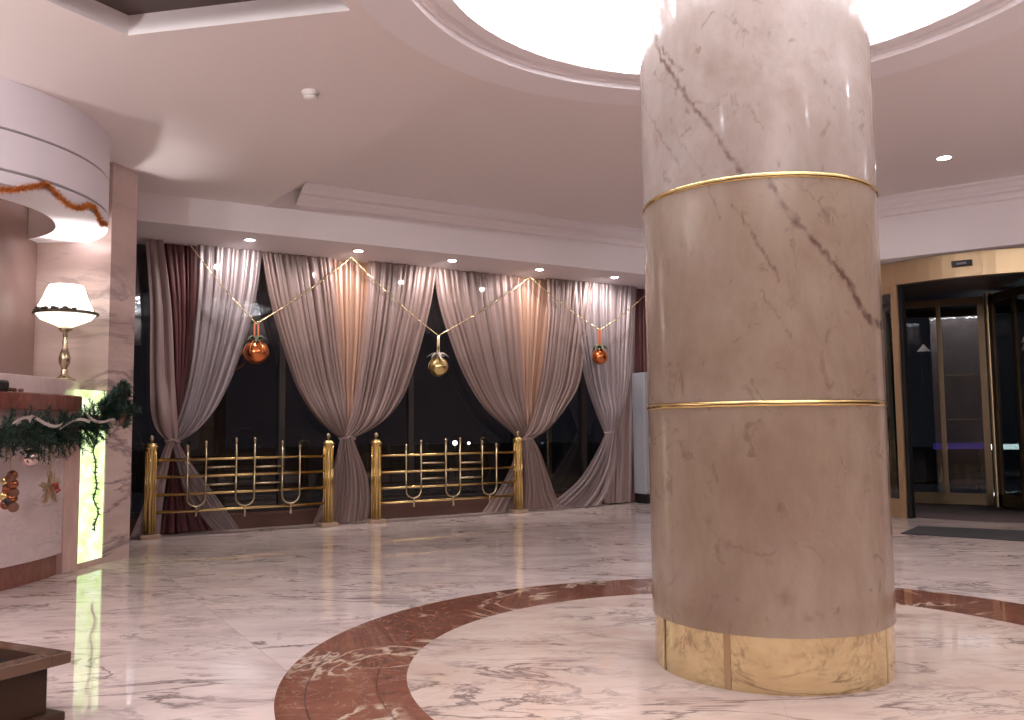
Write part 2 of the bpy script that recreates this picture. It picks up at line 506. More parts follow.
# window wall: fascia, soffit, cornice
T0, T1 = -1.2, 7.75
m = MB()
m.boxA(T0, T1, 9.05, 9.15, 3.19, Z_UP)
m.boxA(T0, 8.9, 9.15, 10.35, 3.19, 3.27)
structure(m, 'wall_window', M['white_trim'])
def cornice(fn, t0, t1, dface):
    mm = MB()
    pr = [(0, 3.55), (.06, 3.555), (.10, 3.60), (.17, 3.61), (.17, 3.64), (.21, 3.65), (.26, 3.69), (.34, 3.70), (.34, Z_UP)]
    V = [fn(t, dface - o, z) for o, z in pr for t in (t0, t1)]
    F_ = [(2 * i, 2 * i + 1, 2 * i + 3, 2 * i + 2) for i in range(len(pr) - 1)]
    F_.append(tuple(2 * i for i in range(len(pr))))
    mm.add(V, F_)
    return mm
structure(cornice(PA, 2.75, T1, 9.05), 'trim_3', M['white_trim'])
# entrance wall fascia
m = MB()
m.boxB(-5.1, 3.6, 10.78, 10.86, 3.05, Z_UP)
structure(m, 'wall_entrance', M['white_trim'])
m = MB(); m.boxB(-4.7, 3.6, 10.86, 15.2, 3.05, 3.10); structure(m, 'trim_5', M['white_trim'])
structure(cornice(PB, -5.1, 3.6, 10.78), 'trim_4', M['white_trim'])
m = MB(); m.boxB(.95, 3.8, 11.2, 11.4, 0, 3.05); m.boxB(-6.1, -3.4, 12.2, 12.4, 0, 3.05)
structure(m, 'wall_entrance', M['wall_paint'])

# marble wall block behind the desk
m = MB()
m.prism([(-7.5, 7.44), (-3.50, 7.44), (-3.41, 7.74), (-7.5, 7.74)], 0, Z_LOW)
structure(m, 'wall_reception', M['marble_wall'])
m = MB(); m.prism([(-3.62, 7.436), (-3.496, 7.436), (-3.404, 7.745), (-3.62, 7.745)], 0, Z_LOW - .002)

# window: glass, mullions, sill
win = thing('window_1', 'long dark night window behind the tied curtains', 'window', PA(4.3, 10.2), kind='structure')
mts = [-1.0, .1, 1.25, 2.95, 4.62, 6.2, 7.35, 8.75]
for a, b in zip(mts[:-1], mts[1:]):
    m = MB(); m.boxA(a + .03, b - .03, 10.2, 10.212, .2, 3.19); m.build('pane', M['glass'], win)
for t in mts:
    m = MB(); m.boxA(t - .035, t + .035, 10.16, 10.26, .18, 3.19); m.build('mullion', M['mullion'], win)
m = MB(); m.boxA(-1.0, 8.8, 10.16, 10.26, .18, .24); m.build('bottom_rail', M['mullion'], win)
m = MB(); m.boxA(-1.0, 8.8, 10.08, 10.4, 0, .18); structure(m, 'trim_6', M['sill'], bevel=.01)

# =================================================================== MARBLE COLUMN
VE = dict(
 a=([(-163.6, 3.04), (-154.3, 2.889), (-145.6, 2.776), (-140.5, 2.712)], .009, .95),
 b=([(-158.7, 2.941), (-153.0, 2.811), (-143.9, 2.685), (-135.2, 2.543), (-127.4, 2.433), (-119.4, 2.314), (-113.6, 2.217), (-111.1, 2.161)], .013, 1.1),
 c=([(-100.4, 2.144), (-96.2, 2.063), (-89.7, 1.966), (-82.5, 1.888), (-73.2, 1.796), (-64.9, 1.731), (-60.0, 1.673), (-54.5, 1.598), (-43.3, 1.553), (-30.3, 1.543)], .016, 1.15),
 c2=([(-62, 1.70), (-57, 1.62), (-50.5, 1.56), (-36, 1.535)], .026, 1.0),
 c3=([(-95, 2.04), (-91.5, 2.0), (-88.5, 1.97)], .022, .9),
 d=([(-149.5, 2.522), (-138.8, 2.344), (-129.3, 2.197)], .006, .6),
 e=([(-116.5, 2.057), (-110.0, 1.95), (-104.9, 1.859), (-99.5, 1.761), (-97.5, 1.709)], .008, .8),
 f=([(-127.8, 2.163), (-125.1, 2.069), (-122.4, 1.989)], .006, .6),
 g=([(178.8 - 360, 2.729), (-160.9, 2.524), (-150.1, 2.373), (-141.0, 2.248)], .006, .5),
 h=([(-104.3, 2.696), (-102.2, 2.641)], .007, .5), i=([(-108.1, 2.491), (-102.6, 2.383)], .006, .5),
 j=([(-86.8, 2.114), (-80.7, 2.062), (-73.8, 1.996), (-69.6, 1.946)], .006, .5),
 k=([(-50.2, 2.01), (-45.7, 1.953), (-42.8, 1.899)], .007, .6),
 l=([(-105.6, 1.678), (-99.3, 1.568), (-91.8, 1.439)], .005, .5),
 m=([(-170.4, 1.04), (-161.5, 1.078), (-150.3, 1.096)], .005, .45),
 n=([(-128.9, .948), (-127.7, .872)], .008, .45),
 o=([(-133.5, .677), (-126.1, .619), (-116.9, .582), (-106.0, .561), (-99.4, .608)], .006, .42),
 p=([(-117.4, 2.913), (-107.1, 2.804)], .006, .4), q=([(-70.2, 1.828), (-67.6, 1.677)], .005, .4))
BLOT = [(-99.3, .392, .035, .5), (-90.5, .312, .022, .55), (-85, .335, .02, .4), (-132.3, .699, .02, .4), (-128.4, .935, .018, .4), (-80, .914, .03, .3),
        (-57.1, .866, .03, .35), (-97.3, 1.166, .02, .3), (-75, 1.122, .03, .3), (-106.1, .545, .02, .45), (-123.7, .599, .022, .4), (-44.9, .732, .03, .35)]
R_COL = .546
def smooth_noise(th, z, seed, sc):
    out = np.zeros_like(th)
    r2 = np.random.default_rng(seed)
    for k in range(9):
        fx, fz = r2.normal(0, sc * (1 + .55 * k), 2)
        out += np.sin(fx * th + fz * z + r2.uniform(0, 6.28)) / (1 + .5 * k)
    return out / 3
def column_drum(z0, z1, parent, name='marble_drum', mat='marble_column'):
    nth, nz = 620, max(2, int((z1 - z0) / .0085))
    th = np.linspace(-PI, PI, nth, endpoint=False)
    zz = np.linspace(z0, z1, nz)
    T, Z = np.meshgrid(th, zz)
    s = T * R_COL
    jx = .012 * smooth_noise(s, Z, 1, 38) + .006 * smooth_noise(s, Z, 2, 120)
    jz = .012 * smooth_noise(s, Z, 3, 38) + .006 * smooth_noise(s, Z, 4, 120)
    S2, Z2 = s + jx, Z + jz
    mask = np.zeros_like(T)
    gap = np.clip(.65 + .8 * smooth_noise(s, Z, 8, 26), .12, 1)
    for pts, wd, amt in VE.values():
        for (a0, h0), (a1, h1) in zip(pts[:-1], pts[1:]):
            x0, x1 = math.radians(a0) * R_COL, math.radians(a1) * R_COL
            dx, dz = x1 - x0, h1 - h0
            L = dx * dx + dz * dz
            t = np.clip(((S2 - x0) * dx + (Z2 - h0) * dz) / L, 0, 1)
            dd = np.hypot(S2 - x0 - t * dx, Z2 - h0 - t * dz)
            mask = np.maximum(mask, amt * gap * np.clip(1.4 - dd / (wd * .8), 0, 1))
    for a, h, r, amt in BLOT:
        dd = np.hypot(S2 - math.radians(a) * R_COL, Z2 - h) / r
        mask = np.maximum(mask, amt * .8 * np.exp(-dd ** 2 * 1.1) * np.clip(.85 + smooth_noise(s, Z, 12, 60), .1, 1))
    V = np.stack([CC.x + R_COL * np.cos(T), CC.y + R_COL * np.sin(T), Z], -1).reshape(-1, 3)
    idx = np.arange(nz * nth).reshape(nz, nth)
    nx = np.roll(idx, -1, axis=1)
    Fc = np.stack([idx[:-1], nx[:-1], nx[1:], idx[1:]], -1).reshape(-1, 4)
    me = bpy.data.meshes.new(name)
    base = world_loc(parent)
    me.from_pydata((V - np.array(base)).tolist(), [], Fc.tolist())
    me.polygons.foreach_set('use_smooth', [True] * len(me.polygons))
    at = me.attributes.new('vein', 'FLOAT', 'POINT')
    at.data.foreach_set('value', mask.ravel().astype(np.float32))
    o = bpy.data.objects.new(name, me); col.objects.link(o); o.parent = parent
    me.materials.append(M[mat])
    return o
def column_material(name, c0, c1, c2):
    m, nt, out = newmat(name); n = N(nt)
    b = n('BsdfPrincipled'); n.link(b.outputs[0], out.inputs[0])
    geo = n('NewGeometry'); P = geo.outputs['Position']
    cl = n.noise(n.mapping(P, sc=(1, 1, .6)), 2.2, 6, .62, .5)
    base = n.ramp(cl, [(.3, c0), (.5, c1), (.7, c2)])
    bl = n.ramp(n.noise(n.mapping(P, loc=(4, 4, 4), sc=(1, 1, .8)), 5.5, 5, .6, .3), [(.56, (0, 0, 0)), (.74, (1, 1, 1))])
    base = n.mix(n.math('MULTIPLY', bl, .65), base, (.33, .23, .20, 1))
    fv = n.math('MULTIPLY', vein(n, n.mapping(P, rot=(.3, .8, 0), sc=(1, 1, .6)), 2.4, .014, 1.5, 6, 2.0),
                n.ramp(n.noise(n.mapping(P, loc=(7, 1, 2)), 2.2, 2), [(.52, (0, 0, 0)), (.7, (1, 1, 1))]))
    base = n.mix(n.math('MULTIPLY', fv, .6), base, (.40, .29, .26, 1))
    gr = n.ramp(n.noise(n.mapping(P, loc=(2, 8, 1), sc=(1, 1, .45)), 16, 6, .7, .4), [(.42, (0, 0, 0)), (.72, (1, 1, 1))])
    base = n.mix(n.math('MULTIPLY', gr, .20), base, rgba([x * .62 for x in c0]))
    sp = n.ramp(n.noise(n.mapping(P, loc=(12, 3, 5), sc=(1, 1, .8)), 9, 4, .6, 1.2), [(.60, (0, 0, 0)), (.70, (1, 1, 1))])
    base = n.mix(n.math('MULTIPLY', sp, .45), base, (.15, .095, .075, 1))
    at = n('Attribute'); at.attribute_name = 'vein'
    base = n.mix(n.math('MULTIPLY', at.outputs['Fac'], .92), base, (.145, .085, .07, 1))
    n.link(base, b.inputs['Base Color'])
    b.inputs['Roughness'].default_value = .16
    b.inputs['Coat Weight'].default_value = .25; b.inputs['Coat Roughness'].default_value = .06
    return m
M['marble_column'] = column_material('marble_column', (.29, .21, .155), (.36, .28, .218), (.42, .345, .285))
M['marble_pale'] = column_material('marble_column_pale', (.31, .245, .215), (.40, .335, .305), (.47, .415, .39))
cl = thing('marble_column', 'thick round veined marble column with brass bands and brass foot, centre of the lobby', 'column', (CC.x, CC.y, 0))
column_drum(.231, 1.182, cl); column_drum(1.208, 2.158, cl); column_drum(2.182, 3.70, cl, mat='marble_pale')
m = MB(); m.lathe((CC.x, CC.y, 0), [(.45, .2315), (.5465, .2315)], 96); m.build('drum_underside', M['marble_pink'], cl)
for zc in (1.195, 2.17):
    m = MB(); m.lathe((CC.x, CC.y, 0), [(.535, zc - .013), (.5475, zc - .013), (.5515, zc - .008), (.5515, zc + .006), (.5455, zc + .0125), (.535, zc + .013)], 160)
    m.build('brass_band', M['brass'], cl)
m = MB(); m.lathe((CC.x, CC.y, 0), [(.538, 0), (.538, .231)], 160); m.build('brass_plinth', plain('brass_plinth', (.80, .67, .42), .07, .95, bump=.03, bscale=4), cl)
for adeg, wd in ((-125.5, .03), (-44, .007), (-166, .02), (60, .022)):
    a = math.radians(adeg); mm = MB()
    da = wd / .538 / 2
    mm.lathe((CC.x, CC.y, 0), [(.538, .001), (.5405, .001), (.5405, .229), (.538, .229)], 6, a - da, a + da, smooth=False)
    mm.build('plinth_seam_strip', M['brass_dull'], cl)

# =================================================================== CURTAINS
def curtain(name, rows, d, mat, label, tail=None, dt=None, pleats=9, amp=.035, seed=0, group=None, tie=True, parts=()):
    """rows = [(z, t_left, t_right)] from the soffit down to the tie, in the window wall frame"""
    r2 = np.random.default_rng(seed)
    th = thing(name, label, 'curtain', PA((rows[-1][1] + rows[-1][2]) / 2, d, 0), group)
    def sheet(rows, d, pname, knot_top, knot_bot, mat):
        rows = sorted(rows, key=lambda q: -q[0])
        z = np.array([q[0] for q in rows]); L = np.array([q[1] for q in rows]); Rr = np.array([q[2] for q in rows])
        s = np.concatenate([[0], np.cumsum(np.hypot(np.diff(z), np.diff((L + Rr) / 2)))])
        nv = 72; nu = 40 + pleats * 14
        ss = np.linspace(0, s[-1], nv)
        def pch(y):   # monotone-ish smooth interpolation
            m_ = np.gradient(y, s)
            i = np.clip(np.searchsorted(s, ss) - 1, 0, len(s) - 2)
            h = s[i + 1] - s[i]; t = (ss - s[i]) / h
            sl = (y[i + 1] - y[i]) / h
            m0 = np.where(np.sign(m_[i]) == np.sign(sl), m_[i], 0); m1 = np.where(np.sign(m_[i + 1]) == np.sign(sl), m_[i + 1], 0)
            m0 = np.sign(m0) * np.minimum(abs(m0), 3 * abs(sl)); m1 = np.sign(m1) * np.minimum(abs(m1), 3 * abs(sl))
            return (y[i] * (2 * t**3 - 3 * t**2 + 1) + h * m0 * (t**3 - 2 * t**2 + t) + y[i + 1] * (-2 * t**3 + 3 * t**2) + h * m1 * (t**3 - t**2))
        zz, LL, RR = pch(z), pch(L), pch(Rr)
        u = np.linspace(0, 1, nu)
        ph = r2.uniform(0, 6.28, 4)
        uw = u + (.030 * np.sin(2 * PI * 2.3 * u + ph[0]) + .016 * np.sin(2 * PI * 5.1 * u + ph[1])) * min(1, 9 / pleats) + .006 * np.sin(2 * PI * 11 * u + ph[2])
        V = []; UV = []
        for j in range(nv):
            W = RR[j] - LL[j]
            a = min(amp, W * .16 + .012)
            v = ss[j] / s[-1]
            dr = .25 * np.sin(3 * v + ph[2])
            wave = np.sin(2 * PI * pleats * uw + dr)
            wave = np.sign(wave) * np.abs(wave) ** .8
            wave2 = .45 * np.sin(2 * PI * pleats * .43 * uw + ph[3] + 1.5 * v)
            dep = a * (wave * (.65 + .35 * np.sin(2 * PI * 1.7 * u + ph[0] + 2 * v)) + wave2)
            tt = LL[j] + W * u
            lat = a * .35 * np.cos(2 * PI * pleats * uw + dr) * np.clip(np.minimum(u, 1 - u) * 8, 0, 1)
            zj = zz[j] * np.ones(nu)
            if not knot_top and not knot_bot: pass
            if knot_bot:        # belly above the tie sags a little in the middle
                zj = zj - .05 * np.sin(PI * u) * np.clip((v - .75) * 4, 0, 1) * np.clip((1 - v) * 9, 0, 1)
            bulge = .07 * np.exp(-((v - .86) / .1) ** 2) * np.sin(PI * u) if knot_bot else 0
            for i in range(nu):
                p = PA(tt[i] + lat[i], d + dep[i] - (bulge[i] if knot_bot else 0), max(.004, zj[i]))
                V.append(p); UV.append((u[i], v))
        Fc = [(j * nu + i, j * nu + i + 1, (j + 1) * nu + i + 1, (j + 1) * nu + i) for j in range(nv - 1) for i in range(nu - 1)]
        mb = MB(); mb.add(V, Fc, True); mb.uv = UV
        return mb.build(pname, mat, th)
    sheet(rows, d, 'drape', False, tail is not None, mat)
    if tail is not None:
        sheet(tail, dt or d, 'drape_tail', True, False, {'rose_grey_sheer': M['rose_tail'], 'lilac_grey_sheer': M['lilac_tail']}.get(mat.name, mat))
    if tie:
        zt = rows[-1][0]; tc = (rows[-1][1] + rows[-1][2]) / 2; wt = (rows[-1][2] - rows[-1][1]) / 2
        mb = MB()
        pts = [PA(tc + (wt + .012) * math.cos(a), d + .045 * math.sin(a) - .01, zt + .012 * math.sin(3 * a)) for a in np.linspace(0, 2 * PI, 25)]
        mb.tube(pts, .014, 8, cap=False)
        mb.build('tieback', mat, th)
    for k in parts: k(th)
    return th

TOP = 3.187
curtain('curtain', [(TOP, 1.36, 1.54), (2.53, 1.42, 1.63), (1.66, 1.44, 1.69), (1.29, 1.46, 1.72), (1.11, 1.53, 1.73), (1.01, 1.62, 1.72)], 9.86, M['beige'],
        'narrow opaque beige curtain at far left end of the window beside the marble wall',
        [(1.01, 1.62, 1.72), (.95, 1.60, 1.69), (.70, 1.52, 1.64), (.39, 1.42, 1.60), (.02, 1.28, 1.57)], 9.86, pleats=2, amp=.018, seed=1)
curtain('curtain', [(TOP, 1.54, 2.02), (2.57, 1.64, 1.98), (1.9, 1.70, 1.91), (1.46, 1.72, 1.83), (1.01, 1.70, 1.76)], 10.02, M['maroon'],
        'dark maroon curtain between the beige and lilac ones at left end of the window',
        [(1.01, 1.70, 1.76), (.91, 1.69, 1.84), (.48, 1.66, 2.01), (.02, 1.61, 2.29)], 10.0, pleats=6, amp=.03, seed=2)
curtain('curtain', [(TOP, 1.91, 2.63), (2.79, 1.91, 2.59), (2.34, 1.89, 2.51), (1.9, 1.86, 2.38), (1.51, 1.80, 2.23), (1.24, 1.73, 2.06), (1.08, 1.69, 1.89), (1.0, 1.67, 1.75)], 9.93, M['sheer_lilac'],
        'sheer lilac-grey curtain behind the left copper ball, swept to the left tie',
        [(1.0, 1.67, 1.75), (.89, 1.70, 1.80), (.59, 1.77, 2.01), (.31, 1.90, 2.21), (.02, 2.13, 2.41)], 9.9, pleats=10, amp=.03, seed=3)
curtain('curtain', [(TOP, 2.62, 3.48), (2.63, 2.73, 3.55), (2.05, 2.9, 3.61), (1.58, 3.08, 3.67), (1.29, 3.27, 3.69), (1.11, 3.45, 3.71), (1.01, 3.59, 3.72)], 9.96, M['sheer_rose'],
        'sheer rose-grey curtain sweeping from the left into the tie between the two railings',
        [(1.01, 3.58, 3.71), (.92, 3.56, 3.69), (.52, 3.46, 3.71), (.012, 3.25, 3.74)], 9.93, pleats=11, amp=.025, seed=4)
curtain('curtain', [(TOP, 3.38, 4.1), (2.68, 3.43, 4.05), (2.08, 3.51, 3.97), (1.47, 3.59, 3.84), (1.01, 3.64, 3.74)], 10.03, M['peach'],
        'peach curtain in the middle of the bunch tied between the two railings',
        [(1.01, 3.63, 3.74), (.92, 3.63, 3.74), (.51, 3.58, 3.77), (.01, 3.53, 3.77)], 10.0, pleats=7, amp=.035, seed=5)
curtain('curtain', [(TOP, 3.93, 4.86), (2.7, 3.9, 4.77), (2.2, 3.85, 4.64), (1.83, 3.8, 4.52), (1.47, 3.74, 4.36), (1.25, 3.69, 4.17), (1.11, 3.65, 3.96), (1.01, 3.63, 3.74)], 9.9, M['sheer_rose'],
        'sheer rose-grey curtain left of the gold ball, sweeping down left into its tie',
        [(1.01, 3.61, 3.72), (.91, 3.61, 3.76), (.63, 3.62, 3.88), (.28, 3.60, 3.95), (.02, 3.56, 3.92)], 9.86, pleats=11, amp=.025, seed=6)
curtain('curtain', [(TOP, 4.85, 6.08), (2.77, 4.91, 6.11), (2.26, 5.08, 6.15), (1.74, 5.32, 6.19), (1.35, 5.61, 6.23), (1.11, 5.91, 6.26), (.95, 6.13, 6.29)], 9.96, M['sheer_rose'],
        'wide sheer grey-rose curtain right of the gold ball, sweeping right to the last post',
        [(.95, 6.11, 6.27), (.86, 6.08, 6.25), (.42, 5.87, 6.23), (.012, 5.52, 6.19)], 9.93, pleats=13, amp=.025, seed=7)
curtain('curtain', [(TOP, 5.8, 6.78), (2.85, 5.86, 6.71), (2.17, 5.98, 6.58), (1.49, 6.11, 6.43), (.95, 6.2, 6.31)], 10.03, M['peach'],
        'peach curtain in the middle of the bunch tied beside the rightmost railing post',
        [(.95, 6.18, 6.31), (.85, 6.18, 6.33), (.41, 6.14, 6.33), (.01, 6.09, 6.31)], 10.0, pleats=9, amp=.035, seed=8)
curtain('curtain', [(TOP, 6.54, 7.39), (2.74, 6.55, 7.29), (2.18, 6.49, 7.19), (1.63, 6.39, 7.04), (1.33, 6.3, 6.8), (1.08, 6.2, 6.53), (.95, 6.12, 6.28)], 9.9, M['sheer_rose'],
        'sheer rose-grey curtain left of the right copper ball, sweeping down left',
        [(.95, 6.12, 6.26), (.86, 6.10, 6.32), (.42, 6.12, 6.51), (.15, 6.09, 6.63), (.02, 6.05, 6.73)], 9.84, pleats=11, amp=.025, seed=9)
curtain('curtain', [(TOP, 6.97, 8.17), (2.77, 6.99, 8.12), (2.2, 7.1, 8.04), (1.64, 7.25, 7.95), (1.28, 7.4, 7.81), (1.03, 7.52, 7.70)], 9.9, M['sheer_lilac'],
        'sheer lilac-grey curtain behind the right copper ball, its tail trailing left on the floor',
        [(1.03, 7.50, 7.68), (.86, 7.4, 7.68), (.65, 7.25, 7.68), (.38, 7.01, 7.6), (.13, 6.63, 7.48), (.015, 6.42, 7.38)], 9.86, pleats=12, amp=.025, seed=10)
curtain('curtain', [(TOP, 7.74, 8.23), (1.5, 7.68, 8.14), (.015, 7.6, 8.06)], 10.02, M['beige'],
        'straight beige curtain hanging to the floor left of the grey cabinet', pleats=6, amp=.03, seed=11, tie=False)
curtain('curtain', [(TOP, 8.22, 8.72), (1.51, 8.17, 8.70), (.015, 8.1, 8.7)], 10.05, M['maroon'],
        'dark maroon curtain at the right end of the window above the grey cabinet', pleats=6, amp=.025, seed=12, tie=False)

# =================================================================== SOFFIT LIGHTS
SP = [(2.36, 'first recessed spotlight from the left in the window soffit'), (3.61, 'second recessed spotlight from the left in the window soffit'),
      (4.84, 'middle recessed spotlight of the window soffit, above the gold ball'), (6.13, 'fourth recessed spotlight from the left in the window soffit'),
      (7.38, 'rightmost recessed spotlight of the window soffit, above the right copper ball')]
def spotlight(loc, label, group, power, r=.05, ang=135, glow=None, aim=None):
    t = thing('recessed_spotlight', label, 'ceiling light', loc, group)
    m = MB(); m.lathe(loc, [(r, -.002), (r + .02, -.008), (r + .028, -.002), (r + .028, .0)], 24); m.build('trim_ring', M['spot_trim'], t)
    m = MB(); m.lathe(loc, [(0.001, -.012), (r * .5, -.010), (r, -.003)], 24); m.build('bulb', glow or M['spot_glow'], t)
    L = bpy.data.lights.new('spot', 'SPOT'); L.energy = power; L.spot_size = math.radians(ang); L.spot_blend = .8
    L.color = (1, .90, .84); L.shadow_soft_size = .04
    o = bpy.data.objects.new('spot_lamp', L); col.objects.link(o); o.parent = t; o.location = (0, 0, -.03)
    if aim is not None:
        o.rotation_euler = Vector(aim).to_track_quat('-Z', 'Y').to_euler()
    return t
for tt, lb in SP:
    spotlight(PA(tt, 9.42, 3.19), lb, 'window soffit spotlights', SPOT_W, aim=nA * .75 - ZV)
DG = emission('downlight_glow', (.96, .93, 1), 60)
spotlight(Vector((4.29, 8.33, Z_UP)), 'bright recessed downlight in the ceiling right of the column', 'ceiling downlights', DOWN_W, .06, 130, DG)
for x, y, z, wh in ((-1.2, 1.6, Z_LOW, 'above the camera, left of it'), (4.6, 3.4, Z_UP, 'behind the column to its right'), (3.4, .6, Z_UP, 'above and right of the camera'), (6.6, 5.6, Z_UP, 'at the far right, before the revolving door'), (-5.6, 3.4, Z_LOW, 'over the near end of the reception desk')):
    t = spotlight(Vector((x, y, z)), 'added unseen downlight ' + wh, 'added ceiling downlights out of view', DOWN_W, .06, 130, DG)  # extra downlights added out of view to raise the brightness

for k, (x, y) in enumerate([(-5.4, 2.9), (1.9, -1.4), (3.9, 1.0), (6.9, 4.2)]):  # uplighters added out of view to brighten the ceiling
    t = thing('added_uplighter', 'added unseen brass uplighter ' + ['at the near end of the reception desk', 'straight behind the camera', 'behind the camera to the right', 'at the far right of the lobby'][k], 'lamp', (x, y, 0), 'added uplighters out of view')
    m = MB(); m.lathe((x, y, 0), [(.001, 0), (.16, 0), (.16, .02), (.03, .05), (.015, .08), (.015, 1.62), (.03, 1.66)], 24); m.build('stand', M['brass'], t)
    m = MB(); m.lathe((x, y, 0), [(.03, 1.65), (.10, 1.68), (.17, 1.76), (.175, 1.76), (.10, 1.67), (.03, 1.64)], 28); m.build('bowl_shade', M['brass'], t)
    L = bpy.data.lights.new('fill_uplight', 'SPOT'); L.energy = FILL_UP_W * (3.2, 4.6, 1.1, .45)[k]; L.spot_size = math.radians(158); L.spot_blend = .5; L.color = (1, .95, .92); L.shadow_soft_size = .08
    o = bpy.data.objects.new('fill_uplight', L); col.objects.link(o); o.parent = t; o.location = (0, 0, 1.78); o.rotation_euler = (PI, 0, 0)

for k, (x, y, tx, ty, lb, en) in enumerate([(-5.6, -1.2, -2.9, 8.6, 'behind the near end of the desk', .8), (-3.9, -1.0, -1.6, 9.4, 'far left behind the camera', 1.5),
                                        (-2.9, .2, .2, 10.8, 'left behind the camera', 1.6), (3.9, 2.6, 4.6, 11.0, 'behind the column on its right', .8)]):  # spotlights added out of view to brighten fascia and far floor
    p = Vector((x, y, 3.44 if x < 1.1 else 3.55)); ztop = Z_LOW if x < 1.1 else Z_UP
    aimv = (Vector((tx, ty, 2.9)) - p).normalized()
    t = thing('fill_spotlight', 'added unseen fill spotlight turned to the window wall, ' + lb, 'ceiling light', p, 'added fill spotlights out of view')
    m = MB(); m.tube([p, (x, y, ztop)], .012, 8); m.build('rod', M['spot_trim'], t)
    m = MB(); m.tube([p - aimv * .10, p + aimv * .02], .05, 16); m.build('head', M['spot_trim'], t)
    L = bpy.data.lights.new('fill_spot', 'SPOT'); L.energy = FILL_SPOT_W * en; L.spot_size = math.radians(66 if k < 3 else 96); L.spot_blend = .9; L.color = (1, .955, .95); L.shadow_soft_size = .10
    o = bpy.data.objects.new('fill_spot', L); col.objects.link(o); o.parent = t; o.location = aimv * .05; o.rotation_euler = aimv.to_track_quat('-Z', 'Y').to_euler()

# =================================================================== BEAD GARLAND + BALLS
gz = [(1.79, 3.14), (2.52, 2.31), (3.64, 3.17), (4.79, 2.28), (6.17, 3.14), (7.32, 2.48), (8.12, 3.00), (8.4, 3.17)]
GD = 9.72
m = MB()
pts = []
for (a, z0), (b, z1) in zip(gz[:-1], gz[1:]):
    n_ = 24
    for k in range(n_):
        u = k / n_
        pts.append(PA(a + (b - a) * u, GD, z0 + (z1 - z0) * u - .035 * math.sin(PI * u)))
pts.append(PA(*[gz[-1][0], GD, gz[-1][1]]))
m.tube(pts, .006, 6)
for p, q in zip(pts[:-1], pts[1:]):
    for k in range(3): m.sphere(p.lerp(q, k / 3), .0085, 6, 4)
m.build('bead_garland', M['gold_string'], loc=pts[0], label='thin gold bead garland strung in zigzag across the tops of the curtains', category='garland')
def ball(t, ztop, zc, r, mat, strap, label):
    base = PA(t, GD, zc)
    th = thing('christmas_ball', label, 'ornament', PA(t, GD, zc - r), 'large balls hanging from the bead garland')
    m = MB(); m.sphere(base, r, 32, 20)
    o = m.build('ball', mat, th)
    m = MB()
    for k in range(6):   # pressed seams of foil petals
        a = k * PI / 3 + .3
        m.tube([base + Vector((math.cos(a) * math.cos(p), math.sin(a) * math.cos(p), math.sin(p))) * (r * 1.003) for p in np.linspace(-.2, 1.45, 12)], .004, 5)
    m.build('seam_cord', strap, th)
    m = MB(); m.lathe(base, [(.0, r + .03), (.022, r + .03), (.03, r + .012), (.045, r - .012), (.03, r - .02)], 14); m.build('cap', M['gold_string'], th)
    m = MB()
    if strap is M['ribbon_orange']:
        m.boxf(PA(t - .03, GD - .004, zc + r), eA * .018, nA * .006, ZV * (ztop - zc - r))
        m.boxf(PA(t + .012, GD - .002, zc + r), eA * .018, nA * .006, ZV * (ztop - zc - r))
    else:
        for sx in (-.014, .014):
            m.tube([PA(t + sx, GD, zc + r), PA(t + sx * .6, GD, ztop)], .009, 6)
    m.build('hanging_ribbon', strap, th)
    m = MB()
    for k in range(7):
        a = k * 2 * PI / 7
        dv = (eA * math.cos(a) + nA * math.sin(a))
        p0 = base + ZV * (r * .98)
        side = dv.cross(ZV) * .028
        p1 = p0 + dv * .07 + ZV * .045; p2 = p0 + dv * .15 - ZV * (.0 + .02 * (k % 3))
        m.add([p0 - side * .4, p0 + side * .4, p1 + side, p2, p1 - side, p1 + ZV * .012], [(0, 1, 2, 5), (5, 2, 3), (4, 5, 3), (0, 5, 4)], True)
    m.build('bow_leaves', M['ribbon_silver'] if strap is not M['ribbon_orange'] else M['bow_green'], th)
    m = MB()
    for sx in (-1, 1):
        m.tube([base + ZV * r, base + eA * sx * .05 + ZV * (r + .05), base + eA * sx * .085 + ZV * (r + .02), base + eA * sx * .03 + ZV * (r + .004)], .011, 6)
    m.build('bow', M['ribbon_silver'], th)
ball(2.52, 2.31, 1.985, .135, M['copper_ball'], M['ribbon_orange'], 'copper-coloured ball hanging at left of the window against the dark gap')
ball(4.79, 2.28, 1.885, .125, M['gold_ball'], M['gold_string'], 'gold ball hanging in the middle gap between the curtains')
ball(7.32, 2.48, 2.10, .112, M['copper_ball'], M['ribbon_orange'], 'copper-coloured ball hanging at right in front of the lilac curtain')

